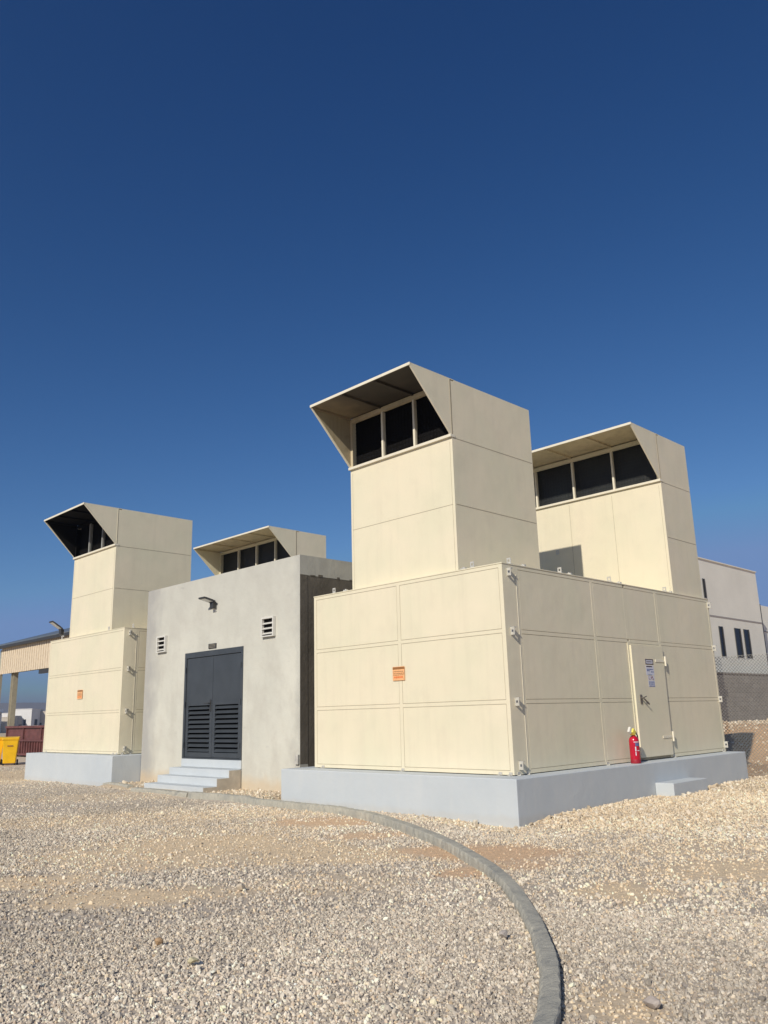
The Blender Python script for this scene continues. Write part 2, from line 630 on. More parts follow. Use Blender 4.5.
# ---------------------------------------------------------------- kerb
def kerb_strip(path, wid, h, name_pts=None, seg=0.5, rough_amp=0.006, mb=None, joints=True, sink=0.06):
    """path runs along the back top edge; the kerb lies on its yard side"""
    P = [Vector((a, b, 0)) for a, b in path]
    # resample with Catmull-Rom
    out = []
    for i in range(len(P) - 1):
        p0 = P[max(i - 1, 0)]; p1 = P[i]; p2 = P[i + 1]; p3 = P[min(i + 2, len(P) - 1)]
        n = max(2, int((p2 - p1).length / 0.035))
        for j in range(n):
            t = j / n
            out.append(0.5 * ((2 * p1) + (-p0 + p2) * t + (2 * p0 - 5 * p1 + 4 * p2 - p3) * t * t + (-p0 + 3 * p1 - 3 * p2 + p3) * t ** 3))
    out.append(P[-1])
    s, dist, last = 0.0, [], out[0]
    for q in out:
        s += (q - last).length
        dist.append(s)
        last = q
    b0 = len(mb.v)
    def profile(x):
        t = min(max((x + 0.5) / 4.0, 0), 1)
        w = wid - (wid - 0.113) * t
        hh = h - (h - 0.062) * t
        return [(0, -sink), (0, hh * .5), (0.0, hh - .007), (0.006, hh), (w * .33, hh + .002), (w * .66, hh + .001), (w - .016, hh - .001), (w - .004, hh - .014), (w + .004, hh * .45), (w + .010, -sink)]
    prof = profile(0)
    n = len(prof)
    rr = random.Random(3)
    off = 0.0
    for i, q in enumerate(out):
        tdir = (out[min(i + 1, len(out) - 1)] - out[max(i - 1, 0)]).normalized()
        nr = Vector((tdir.y, -tdir.x, 0))       # to the right of travel: the yard side
        ph = dist[i] / seg
        jt = abs(ph - round(ph)) * seg
        k = 1.0
        groove = 0.022 * max(0, 1 - jt / 0.035) if (joints and q.x < -1.2) else 0.002 * max(0, 1 - jt / .03)
        st = int(round(ph))
        rr2 = random.Random(st + 11)
        jog = (rr2.uniform(-.008, .008)) if q.x < -1.2 else 0
        gz = float(height(np.array([q.x]), np.array([q.y]))[0])
        prof = profile(q.x)
        for a, (o, z) in enumerate(prof):
            wob = rough_amp * (.5 * math.sin(dist[i] * 7 + a * .5) + .35 * math.sin(dist[i] * 19 + a * .9) + .5 * math.sin(dist[i] * 37 - a * 1.1) + rr.uniform(-.45, .45))
            oo = o + wob * (1 if o > 0 else .5) + jog
            zz = z + (wob * 0.6 - groove + jog * .6 if a not in (0, 9) else 0)
            if a in (1,): oo += 0
            if a in (6, 7, 8): oo -= groove
            mb.v.append((q.x + nr.x * oo, q.y + nr.y * oo, max(gz, 0) * .5 + zz))
    for i in range(len(out) - 1):
        for a in range(n - 1):
            b = b0 + i * n + a
            mb.f.append((b, b + 1, b + n + 1, b + n))
    mb.f.append(tuple(b0 + a for a in range(n)))
    mb.f.append(tuple(b0 + (len(out) - 1) * n + a for a in reversed(range(n))))
    return out


KERB = [(-7.33, -0.80), (-6.3, -0.75), (-5.6, -0.77), (-4.51, -0.80), (-3.46, -0.84), (-2.5, -0.95), (-1.5, -1.27), (-0.7, -1.62), (0.07, -1.99), (0.8, -2.38),
        (1.56, -2.87), (2.22, -3.33), (2.74, -3.76), (3.2, -4.2), (3.76, -4.79), (4.04, -5.11), (4.38, -5.52), (4.64, -5.89),
        (4.91, -6.32), (5.08, -6.75), (5.22, -7.3), (5.30, -8.0)]
mb = MB()
kpts = kerb_strip(KERB, 0.135, 0.105, mb=mb)
kerb_strip([(-9.75, -0.72), (-8.6, -0.72), (-7.4, -0.73)], 0.16, 0.07, mb=mb)
kerb_strip([(-11.75, -0.42), (-11.1, -0.46), (-10.4, -0.55), (-10.1, -0.62)], 0.13, 0.085, mb=mb)
kerb = mb.build('kerb', M['kerb'])
tagit(kerb, 'grey cement kerb curving from the steps towards the camera', kind='structure')

# ---------------------------------------------------------------- footings the enclosures stand on
mb = MB(); mb.box(-4.92, 0.366, -0.456, 7.29, -0.25, 0.595)
pm = mb.build('concrete_plinth', M['plinth'], bevel=0.012)
tagit(pm, 'pale blue grey painted concrete plinth under the large right enclosure', 'plinth', 'concrete plinths')
mb = MB(); mb.box(-16.74, -11.545, -0.427, 7.2, -0.25, 0.717)
pl = mb.build('concrete_plinth', M['plinth'], bevel=0.012)
tagit(pl, 'pale blue grey painted concrete plinth under the left enclosure beside the yellow bins', 'plinth', 'concrete plinths')
mb = MB(); mb.box(0.368, 0.70, 3.42, 4.68, -0.2, 0.272)
o = mb.build('step_block', M['plinth'], bevel=0.01)
tagit(o, 'low grey painted concrete step block below the side door', 'step')

# ---------------------------------------------------------------- sheet steel enclosures
def slab(mb, plane, u0, u1, z0, z1, d0, d1, at):
    """plate on a wall. plane 'F': wall facing -y at y=at, 'S': wall facing +x at x=at; d = outward distance"""
    if plane == 'F':
        mb.box(u0, u1, at - d1, at - d0, z0, z1)
    else:
        mb.box(at + d0, at + d1, u0, u1, z0, z1)


def rivets(mb, plane, at, pts, r=0.009):
    for u, z in pts:
        if plane == 'F':
            mb.tube((u, at, z), (u, at - 0.005, z), r, 6, r * .5)
        else:
            mb.tube((at, u, z), (at + 0.005, u, z), r, 6, r * .5)


def lug(x, y, z, face, parent):
    """small folded lifting bracket with a hole. face 'S' on a +x wall, 'T' standing on the roof edge"""
    mb = MB()
    if face == 'S':     # plate facing -y standing out of the +x wall
        w, h, t = 0.075, 0.12, 0.008
        zc, xc = z, x + w / 2
        r = 0.018
        mb.box(x, x + w, y - t, y, z - h / 2, z - r)
        mb.box(x, x + w, y - t, y, z + r, z + h / 2)
        mb.box(x, xc - r, y - t, y, z - r, z + r)
        mb.box(xc + r, x + w, y - t, y, z - r, z + r)
        mb.box(x, x + .008, y, y + .07, z - h / 2, z + h / 2)
        mb.box(x + .0, x + w, y, y + .05, z + h / 2 - .008, z + h / 2)
    else:
        w, h, t = 0.075, 0.10, 0.008
        r = 0.018
        z1 = z + .055
        mb.box(x - w / 2, x + w / 2, y - t, y, z, z1 - r)
        mb.box(x - w / 2, x + w / 2, y - t, y, z1 + r, z + h)
        mb.box(x - w / 2, x - r, y - t, y, z1 - r, z1 + r)
        mb.box(x + r, x + w / 2, y - t, y, z1 - r, z1 + r)
        mb.box(x - w / 2, x + w / 2, y, y + .06, z, z + .008)
    return mb.build('lifting_lug', M['galv'], parent)


def panel_wall(root, plane, at, ucells, zrows, name, skip=None, bar=0.035):
    """framed panels separated by narrow joints. ucells: list of u-edges, zrows: z-edges"""
    fr, pn = MB(), MB()
    g = 0.008
    u0, u1, z0, z1 = ucells[0], ucells[-1], zrows[0], zrows[-1]
    rows = list(zip(zrows[:-1], zrows[1:]))
    cols = list(zip(ucells[:-1], ucells[1:]))
    # full height stiles, rails between them
    hw = bar
    for i, u in enumerate(ucells):
        a = u if i == 0 else u - hw
        b = u if i == len(ucells) - 1 else u + hw
        if i == 0: b = u + 2 * hw
        if i == len(ucells) - 1: a = u - 2 * hw
        for j, (c, d) in enumerate(rows):
            if not (skip and ('v', i, j) in skip):
                slab(fr, plane, a, b, c, d, 0.0, 0.0132, at)
    for ci, (a, b) in enumerate(cols):
        la = a + (2 * hw if ci == 0 else hw)
        lb = b - (2 * hw if ci == len(cols) - 1 else hw)
        for j, z in enumerate(zrows):
            if skip and (ci, j) in skip:
                continue
            c = z if j == 0 else z - hw * .8
            d = z if j == len(zrows) - 1 else z + hw * .8
            if j == 0: d = z + 1.6 * hw
            if j == len(zrows) - 1: c = z - 1.6 * hw
            slab(fr, plane, la, lb, c, d, 0.0, 0.0132, at)
        for j, (c, d) in enumerate(rows):
            if skip and ('p', ci, j) in skip:
                continue
            cc_ = c + (1.6 * hw if j == 0 else .8 * hw) + g
            dd_ = d - (1.6 * hw if j == len(rows) - 1 else .8 * hw) - g
            ga = gb = g
            if skip and ('v', ci, j) in skip: ga = -2 * hw - g
            slab(pn, plane, la + ga, lb - gb, cc_, dd_, 0.0, 0.0118, at)
    fr.build(name + '_frame', M['cream'], root, bevel=0.002)
    pn.build(name + '_panels', M['cream'], root, bevel=0.003)


def tower(root, x0, x1, y0, y1, zb, zs, zt, hood, bays, black=False, vseams=(), soot=False, label=None):
    """ventilation tower with a raked hood; y0 front, y1 back; opening from zs up to the roof"""
    cr = M['cream']
    t = 0.03
    b = MB()
    zt2 = zt - 0.004
    b.box(x0, x1, y0, y0 + t, zb, zs)                 # front below the sill
    b.box(x0, x0 + t, y0 + t, y1 - t, zb, zt2 - t)    # left
    b.box(x1 - t, x1, y0 + t, y1 - t, zb, zt2 - t)    # right
    b.box(x0, x1, y1 - t, y1, zb, zt2 - t)            # back
    b.box(x0, x1, y0 + .12, y1, zt2 - t, zt2)         # roof
    # lap seams standing 2 mm proud, with rivets
    s = MB()
    r = MB()
    zl = [zs - .005 + i * -(zs - zb) / 2 for i in range(0, 2)]
    for z in zl:
        slab(s, 'S', y0 + .03, y1 - .02, z - .005, z + .005, -0.001, 0.0025, x1)
        rivets(r, 'S', x1, [(y0 + .12 + i * 0.16, z + .03) for i in range(int((y1 - y0 - .2) / .16) + 1)], .009)
    if not vseams:
        z = zl[1]
        slab(s, 'F', x0 + .05, x1 - .05, z - .004, z + .004, -0.001, 0.0025, y0)
        rivets(r, 'F', y0, [(x0 + .12 + i * 0.16, z + .03) for i in range(int((x1 - x0 - .2) / .16) + 1)], .006)
    for x in vseams:
        slab(s, 'F', x - .003, x + .003, zb, zs - .07, -0.001, 0.0025, y0)
        rivets(r, 'F', y0, [(x + .03, zb + .2 + i * .2) for i in range(int((zs - zb - .4) / .2) + 1)], .006)
    slab(s, 'F', x0 + .055, x0 + .059, zb, zs - .07, -0.001, 0.0025, y0)
    slab(s, 'F', x1 - .059, x1 - .055, zb, zs - .07, -0.001, 0.0025, y0)
    rz = [(y0 + .03, zb + .1 + i * .17) for i in range(int((zt - zb - .2) / .17))]
    rivets(r, 'S', x1, rz, .006)
    rz = [(y1 - .03, zb + .1 + i * .17) for i in range(int((zt - zb - .2) / .17))]
    rivets(r, 'S', x1, rz, .006)
    b.v, b.f = b.v + r.v, b.f + [tuple(i + len(b.v) for i in f_) for f_ in r.f]
    body = b.build('air_tower', cr, root)
    if label: body['label'] = label
    s.build('lap_seam', M['seam'], body)
    # corner flanges
    c = MB()
    c.box(x0 + .002, x0 + .075, y0 - .008, y0 + .002, zs, zt - .05)
    c.box(x1 - .075, x1 - .002, y0 - .008, y0 + .002, zs, zt - .05)
    c.box(x0 + .075, x1 - .075, y0 - .008, y0 + .06, zt - .13, zt - .045)
    c.build('opening_frame', M['black'] if black else M['soffit'] if soot else M['cream'], body)  # soot tower's frame takes a darker tone, soot and painted shade together
    sl = MB()
    sl.box(x0 - .012, x1 + .012, y0 - .05, y0 + .07, zs, zs + .05)
    sl.build('sill', M['cream_clean'], body, bevel=.004)
    inner = x1 - x0 - .15
    for i in range(1, bays):
        x = x0 + .075 + inner * i / bays
        q = MB()
        q.box(x - .022, x + .022, y0 + .0, y0 + .05, zs + .05, zt - .13)
        q.box(x - .006, x + .006, y0 + .05, y0 + .095, zs + .05, zt - .13)
        q.build('mullion', M['grey_mullion'] if black else M['cream_clean'], body, bevel=.003)
    # dark baffles deep inside, with wire guards
    d = MB()
    d.box(x0 + .031, x1 - .031, y0 + .13, y0 + .15, zs - .02, zt - .035)
    d.build('inner_baffle', M['grille'] if not (black or soot) else M['black'], body)
    w = MB()
    nb = int(inner / .075)
    for i in range(nb):
        x = x0 + .09 + inner * i / nb
        w.box(x - .0015, x + .0015, y0 + .10, y0 + .103, zs - .05, zt - .08)
    nz = int((zt - zs) / .075)
    for i in range(nz):
        z = zs + .03 + i * .075
        w.box(x0 + .04, x1 - .04, y0 + .104, y0 + .107, z - .0015, z + .0015)
    w.build('wire_guard', M['black'] if black or soot else M['grille'], body)
    # hood
    h = MB()
    h.box(x0, x1, y0 - hood, y0 + .115, zt - .012, zt)
    for xa, xb in ((x0, x0 + .012), (x1 - .012, x1)):
        h.prism([(y0 - hood, zt - .013), (y0 + .02, zt - .013), (y0 + .02, zs + .052), (y0 - .012, zs + .052)], 0, xa, xb)
    # thin butted closing strip from hood to body on the right side
    hd = h.build('hood', cr, body)
    e = MB()
    e.box(x0 - .006, x1 + .006, y0 - hood - .012, y0 - hood, zt - .045, zt + .004)
    dv = Vector((0, -hood + .012, zt - zs - .08))
    ln = dv.length
    dn = dv.normalized()
    nn = Vector((0, dn.z, -dn.y))
    for xc in (x0 + .012, x1 - .012):
        c0 = Vector((xc, y0 - .012, zs + .052)) + dv * .5
        e.obox(c0 - nn * .006, (1, 0, 0), dn, nn, .036, ln, .012)
    e.build('hood_lip', M['cream_clean'], hd, bevel=.002)
    # lining and ribs
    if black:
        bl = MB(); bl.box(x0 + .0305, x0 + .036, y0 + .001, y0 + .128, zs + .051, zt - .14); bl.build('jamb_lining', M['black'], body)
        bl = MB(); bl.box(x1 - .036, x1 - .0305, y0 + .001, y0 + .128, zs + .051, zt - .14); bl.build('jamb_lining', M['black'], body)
    li = MB()
    li.box(x0 + .014, x1 - .014, y0 - hood + .01, y0 + .112, zt - .02, zt - .0125)
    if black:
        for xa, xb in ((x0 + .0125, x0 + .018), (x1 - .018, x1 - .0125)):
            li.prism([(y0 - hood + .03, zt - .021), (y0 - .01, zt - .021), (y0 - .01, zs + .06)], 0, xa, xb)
    if soot:  # added cheek linings: stain plus hood shade put into the colour
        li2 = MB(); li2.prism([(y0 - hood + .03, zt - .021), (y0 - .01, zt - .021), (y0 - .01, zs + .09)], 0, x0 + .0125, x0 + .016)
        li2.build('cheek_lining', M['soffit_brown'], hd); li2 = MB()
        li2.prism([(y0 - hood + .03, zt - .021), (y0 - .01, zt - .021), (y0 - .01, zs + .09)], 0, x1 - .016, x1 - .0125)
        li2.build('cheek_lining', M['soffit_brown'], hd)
    li.build('soffit_lining', M['black'] if black else M['soffit_graded'] if soot else M['soffit'], hd)
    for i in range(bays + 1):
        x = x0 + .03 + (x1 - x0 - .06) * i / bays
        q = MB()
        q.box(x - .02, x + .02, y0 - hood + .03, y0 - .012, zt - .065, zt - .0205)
        q.build('soffit_rib', M['black'] if black else M['soffit_graded'] if soot else M['soffit'], hd)
    # vertical lap strip where the hood side meets the tower
    v = MB()
    slab(v, 'S', y0 - .004, y0 + .012, zs + .052, zt - .02, 0.0005, 0.006, x1)
    v.build('side_strip', M['seam'] if not black else M['cream'], body)
    return body


M['seam'] = mat_simple('joint_sealant', (0.36, 0.31, 0.22), 0.8)
M['grey_mullion'] = mat_simple('grey_mullion', (0.33, 0.33, 0.31), 0.6)


def sticker(plane, at, u0, u1, z0, z1, parent, label, small=False):
    s = MB()
    slab(s, plane, u0, u1, z0, z1, 0.0145, 0.0165, at)
    o = s.build('warning_sticker', M['orange_sticker'], parent)
    o['label'] = label
    w, h = u1 - u0, z1 - z0
    ink = MB()
    slab(ink, plane, u0 + .02 * w, u1 - .02 * w, z1 - .20 * h, z1 - .03 * h, .0167, .0175, at)
    # broken lines of small print
    rr = random.Random(5)
    for row in (0.33, 0.47, 0.58):
        u = u0 + .06 * w
        while u < u1 - .12 * w:
            ww = w * rr.uniform(.06, .16)
            slab(ink, plane, u, min(u + ww, u1 - .05 * w), z1 - (row + .05) * h, z1 - row * h, .0167, .0175, at)
            u += ww + w * .035
    ink.build('print', M['sticker_dark'], o)
    red = MB()
    u = u0 + .12 * w
    while u < u1 - .2 * w:
        ww = w * rr.uniform(.08, .15)
        slab(red, plane, u, u + ww, z1 - .83 * h, z1 - .70 * h, .0167, .0175, at)
        u += ww + w * .03
    red.build('red_print', M['sticker_red'], o)


def enclosure(x0, x1, y0, y1, zb, H, label, fcols, scols, door):
    T = zb + H
    root = empty('generator_enclosure', ((x0 + x1) / 2, (y0 + y1) / 2, zb), label, 'enclosure', 'cream steel generator enclosures')
    b = MB()
    b.box(x0, x1 - .0058, y0 + .0055, y1, zb + .012, T - .02)
    b.build('wall_core', M['seam'], root)
    r = MB()
    r.box(x0 - .006, x1 + .008, y0 - .008, y1 + .006, T - .019, T)
    r.build('roof', M['cream'], root, bevel=.004)
    zr = [zb + .012, zb + H / 3, zb + 2 * H / 3, T - .0195]
    panel_wall(root, 'F', y0 + .014, fcols, zr, 'front')
    skip = set()
    if door:
        skip = {(2, 0), (2, 1), ('p', 2, 0), ('p', 2, 1), ('v', 2, 2)}
    panel_wall(root, 'S', x1 - .014, scols, zr, 'side', skip)
    # base clips bolted to the plinth
    for (cx, cy) in [(fcols[len(fcols) // 2], y0 - .02)] * (len(fcols) > 2) + [(x0 + .25, y0 - .02), (x1 - .25, y0 - .02), (x1 - .06, y0 - .02)]:
        q = MB(); q.box(cx - .03, cx + .03, cy - .04, cy + .019, zb + .001, zb + .010).box(cx - .03, cx + .03, cy + .012, cy + .019, zb + .011, zb + .05)
        q.tube((cx, cy - .02, zb + .010), (cx, cy - .02, zb + .03), .010, 6)
        q.build('base_clip', M['galv'], root)
    for cy in (y0 + .10, y0 + .32, scols[1] + 0.02, y1 - 2.3, y1 - .15):
        q = MB(); q.box(x1 + .001, x1 + .06, cy - .03, cy + .03, zb + .001, zb + .010).box(x1 + .001, x1 + .008, cy - .03, cy + .03, zb + .011, zb + .05)
        q.tube((x1 + .035, cy, zb + .010), (x1 + .035, cy, zb + .03), .010, 6)
        q.build('base_clip', M['galv'], root)
    for z in (T - .14, zb + 2 * H / 3, zb + H / 3, zb + .14):
        lug(x1 + .001, y0 + .13, z, 'S', root)
        lug(x1 + .001, y1 - .06, z, 'S', root)
    # thin joint cover running down behind the corner lugs
    q = MB(); q.box(x1 + .0005, x1 + .006, y0 + .34, y0 + .352, zb + .05, T - .16)
    q.build('joint_cover', M['cream_clean'], root)
    return root, T


# --- large right enclosure
ME, T = enclosure(-4.51, 0.0, 0.0, 7.236, 0.595, 3.15,
                  'large cream steel enclosure on the right with side door and red extinguisher', [-4.51, -2.25, 0.0], [0.34, 2.55, 3.66, 4.86, 7.236], True)
# corner sheet between the front edge and the first side panel
mb = MB(); mb.box(-0.0138, 0.0, 0.0145, 0.339, 0.607, 3.7255); mb.build('corner_sheet', M['cream'], ME)
# side door
d = MB(); d.box(-.012, .045, 3.655, 4.85, .655, 2.625)
door = d.build('side_door', M['cream'], ME, bevel=.006)
q = MB(); q.box(.0, .012, 3.60, 3.648, .62, 2.66).box(.0, .012, 4.857, 4.90, .62, 2.66).box(.0, .012, 3.648, 4.857, 2.632, 2.66)
q.build('door_frame', M['cream'], ME)
for z in (2.36, 0.98):
    q = MB()
    q.box(.046, .056, 4.50, 4.86, z - .022, z + .022)
    q.tube((.06, 4.875, z - .09), (.06, 4.875, z + .09), .020, 10)
    q.box(.013, .050, 4.88, 4.93, z - .06, z + .06)
    q.build('hinge', M['cream_clean'], door, bevel=.002)
q = MB()
q.box(.046, .058, 3.80, 3.86, 1.58, 1.74)
q.tube((.058, 3.83, 1.68), (.10, 3.83, 1.68), .014, 8)
q.obox((.10, 3.93, 1.62), (1, 0, 0), (0, .86, -.5), (0, .5, .86), .016, .20, .022)
q.obox((.10, 3.89, 1.70), (1, 0, 0), (0, .9, .2), (0, -.2, .9), .012, .10, .014)
q.build('handle', M['handle_metal'], door)
# notices on the door
lab = MB()
for a, b_, c, e_ in ((4.12, 4.42, 2.285, 2.385), (4.12, 4.42, 2.09, 2.27), (4.17, 4.41, 2.005, 2.08), (4.17, 4.41, 1.88, 1.995)):
    lab.box(.0455, .047, a, b_, c, e_)
lb = lab.build('door_notices', M['label_white'], door)
lb['label'] = 'small white notices with black header and blue print'
ink = MB()
def rect(mb_, u0, u1, z0, z1): mb_.box(.0472, .0482, u0, u1, z0, z1)
rect(ink, 4.12, 4.42, 2.368, 2.385); rect(ink, 4.12, 4.42, 2.285, 2.302); rect(ink, 4.12, 4.145, 2.302, 2.368); rect(ink, 4.395, 4.42, 2.302, 2.368)
rect(ink, 4.14, 4.36, 2.238, 2.258)
for u in (4.17, 4.21, 4.25, 4.29, 4.33): rect(ink, u, u + .022, 2.322, 2.352)
ink.build('black_print', M['label_black'], lb)
ink = MB()
for zz, (ua, ub) in ((2.195, (4.15, 4.39)), (2.17, (4.15, 4.25)), (2.15, (4.3, 4.4)), (1.965, (4.18, 4.40)), (1.93, (4.18, 4.40)), (1.893, (4.19, 4.40))):
    u = ua
    while u < ub - .02:
        rect(ink, u, min(u + .045, ub), zz - .008, zz + .010)
        u += .055
rect(ink, 4.19, 4.33, 2.092, 2.102)
ink.build('blue_print', M['label_blue'], lb)
ink = MB()
rect(ink, 4.19, 4.20, 2.012, 2.072); rect(ink, 4.21, 4.25, 2.012, 2.022); rect(ink, 4.27, 4.31, 2.05, 2.065); rect(ink, 4.28, 4.30, 2.02, 2.05); rect(ink, 4.33, 4.38, 2.012, 2.03); rect(ink, 4.32, 4.35, 2.04, 2.07)
ink.build('red_print', M['label_red'], lb)
sticker('F', 0.0, -2.415, -2.135, 2.06, 2.29, ME, 'small orange warning sticker with rows of print')
for x, y in ((-3.95, .03), (-.60, .03), (-.04, .25), (-.04, 1.66), (-.04, 3.25), (-.04, 5.37)):
    lug(x, y, T, 'T', ME)
for x, y in ((-3.65, .05), (-.80, .05), (-.05, .62), (-.05, 1.95), (-.05, 3.6), (-.05, 5.6), (-1.0, 5.4), (-1.9, 5.5)):
    q = MB(); q.box(x - .05, x + .05, y - .02, y + .02, T + .0005, T + .03); q.tube((x, y, T + .03), (x, y, T + .045), .014, 6)
    q.build('roof_bolt_plate', M['galv'], ME)
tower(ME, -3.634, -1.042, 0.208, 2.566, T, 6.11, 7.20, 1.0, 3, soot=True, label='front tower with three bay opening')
tower(ME, -4.28, -0.06, 5.785, 7.131, T, 6.13, 7.20, 1.05, 4, vseams=(-2.32, -1.23, -3.4), label='rear tower with four bay opening')
q = lug(-2.72, 5.784, 4.98, 'T', ME)

# --- left enclosure
LE, TL = enclosure(-16.49, -11.975, -0.065, 7.17, 0.717, 3.135,
                   'cream steel enclosure on the left beyond the small concrete building', [-16.49, -11.975], [0.285, 2.5, 4.8, 7.17], False)
mb = MB(); mb.box(-11.9888, -11.975, -0.0505, 0.284, 0.729, 3.8325); mb.build('corner_sheet', M['cream'], LE)
sticker('F', -0.065, -14.45, -14.14, 2.13, 2.37, LE, 'small orange warning sticker in the middle of the wall')
for x, y in ((-15.8, -.03), (-12.9, -.03), (-12.02, .2), (-12.02, 1.6), (-12.02, 3.2)):
    lug(x, y, TL, 'T', LE)
tower(LE, -15.60, -13.015, 0.094, 2.436, TL, 6.17, 7.225, 0.97, 3, black=True, label='front tower with soot black hood')
tower(LE, -16.27, -12.03, 5.54, 6.77, TL, 6.13, 7.18, 1.05, 4, vseams=(-15.1, -14.0, -13.0), label='rear tower seen above the concrete building')

# ---------------------------------------------------------------- concrete switch room between them
CX0, CX1, CY0, CY1, CZ = -11.524, -5.335, 0.318, 7.0, 4.74
DX0, DX1, DZ0, DZ1 = -9.633, -7.27, 0.656, 3.03
root = empty('switch_room_building', ((CX0 + CX1) / 2, 3.6, 0), 'small pale rendered concrete building with charcoal louvred double door', 'building')
V = [(-10.90, -10.49, 3.13, 3.53), (-6.56, -6.13, 3.15, 3.56)]
mb = MB()
mb.box(CX0, DX0, CY0, CY0 + .2, -.2, CZ)
mb.box(DX1, CX1, CY0, CY0 + .2, -.2, CZ)
mb.box(DX0, DX1, CY0, CY0 + .2, DZ1, CZ)
mb.box(DX0, DX1, CY0 + .01, CY0 + .2, -.2, DZ0)
mb.box(CX0, CX0 + .2, CY0 + .2, CY1, -.2, CZ)
mb.box(CX0 + .2, CX1 - .2, CY1 - .2, CY1, -.2, CZ)
mb.box(CX0 + .2, CX1 - .2, CY0 + .2, CY1 - .2, 4.2, 4.36)
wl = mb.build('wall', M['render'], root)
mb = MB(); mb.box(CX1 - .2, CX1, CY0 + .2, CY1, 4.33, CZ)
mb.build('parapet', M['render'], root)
mb = MB(); mb.box(CX1 - .2, CX1 - .004, CY0 + .2, CY1, -.2, 4.33)
mb.box(CX1 - .0001, CX1 + .002, CY0 + .004, CY0 + .2, .62, 4.335)
rr = random.Random(2)
for i in range(16):
    y = CY0 + .25 + i * .38 + rr.uniform(-.1, .1)
    w = rr.uniform(.02, .07)
    mb.box(CX1 + .0005, CX1 + .003, y - w, y + w, 4.32, 4.335 + rr.uniform(.01, .045))
s = mb.build('dark_side_wall', M['dark_side'], root)  # side wall darker than the front, ragged along its upper edge
# black sheet painted in place of interior shade so the louvres read deep
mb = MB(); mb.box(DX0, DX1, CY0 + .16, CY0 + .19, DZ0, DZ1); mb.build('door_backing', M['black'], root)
# door
mb = MB()
f = .075
y0, y1 = CY0 - .012, CY0 + .10
mb.box(DX0 + .002, DX0 + f, y0, y1, DZ0, DZ1 - .002).box(DX1 - f, DX1 - .002, y0, y1, DZ0, DZ1 - .002).box(DX0 + f, DX1 - f, y0, y1, DZ1 - f - .05, DZ1 - .002).box(DX0 + f, DX1 - f, y0, y1, DZ0, DZ0 + .03)
df = mb.build('door_frame', M['slate'], root, bevel=.004)
mid = (DX0 + DX1) / 2
for side, (a, b_) in enumerate(((DX0 + f + .006, mid - .005), (mid + .005, DX1 - f - .006))):
    zl0, zl1 = DZ0 + .14, DZ0 + 1.16
    zt = DZ1 - f - .056
    L = MB()
    ya, yb = CY0 + .012, CY0 + .06
    L.box(a, b_, ya, yb, zl1, zt)
    L.box(a, a + .10, ya, yb, DZ0 + .035, zl1).box(b_ - .10, b_, ya, yb, DZ0 + .035, zl1).box(a + .10, b_ - .10, ya, yb, DZ0 + .035, zl0)
    leaf = L.build('door_leaf', M['slate'], root, bevel=.003)
    lv = MB()
    nl = 10
    for i in range(nl):
        z = zl0 + (zl1 - zl0) * (i + .5) / nl
        lv.obox((0.5 * (a + b_), CY0 + .035, z), (1, 0, 0), (0, -.74, -.67), (0, .67, -.74), b_ - a - .2, .098, .006)
    lv.build('louvre', M['slate'], leaf)
    for z in (DZ0 + .3, DZ0 + 1.2, DZ1 - .4):
        hx = a - .012 if side == 0 else b_ + .012
        q = MB(); q.tube((hx, CY0 - .02, z - .06), (hx, CY0 - .02, z + .06), .014, 8); q.build('hinge', M['slate'], leaf)
    if side == 0:
        q = MB()
        q.box(b_ - .09, b_ - .04, CY0 - .002, CY0 + .012, DZ0 + 1.02, DZ0 + 1.28)
        q.tube((b_ - .065, CY0 - .002, DZ0 + 1.2), (b_ - .065, CY0 - .06, DZ0 + 1.2), .010, 8)
        q.box(b_ - .20, b_ - .055, CY0 - .07, CY0 - .052, DZ0 + 1.19, DZ0 + 1.21)
        q.build('handle', M['dark_metal'], leaf)
mb = MB(); q = MB()
mb.box(-8.63, -8.32, CY0 - .018, CY0 - .001, 3.065, 3.175)
np_ = mb.build('name_plate', M['dark_metal'], root); np_['label'] = 'small dark plate above the double door'
for zz in (3.09, 3.12, 3.15):
    q.box(-8.60, -8.35, CY0 - .0195, CY0 - .0182, zz - .003, zz + .004)
q.build('print', M['seam'], np_)
for (a, b_, c, e_) in V:
    vb = MB()
    y = CY0 - .002
    vb.box(a, a + .035, y - .07, y, c, e_).box(b_ - .035, b_, y - .07, y, c, e_).box(a + .035, b_ - .035, y - .07, y, e_ - .035, e_).box(a + .035, b_ - .035, y - .07, y, c, c + .025)
    fr = vb.build('wall_vent', M['white'], root, bevel=.003)
    q = MB(); q.box(a + .035, b_ - .035, y - .008, y - .001, c + .025, e_ - .035); q.build('vent_back', M['black'], fr)
    for i in range(3):
        z = c + .07 + i * .105
        q = MB(); q.obox(((a + b_) / 2, y - .04, z), (1, 0, 0), (0, -.80, -.60), (0, .60, -.80), b_ - a - .072, .065, .006)
        q.build('blade', M['white'], fr)
# small cable box low on the right corner
mb = MB(); mb.box(-5.44, -5.34, CY0 - .05, CY0 - .001, .62, .80); mb.build('cable_box', M['galv'], root, bevel=.004)

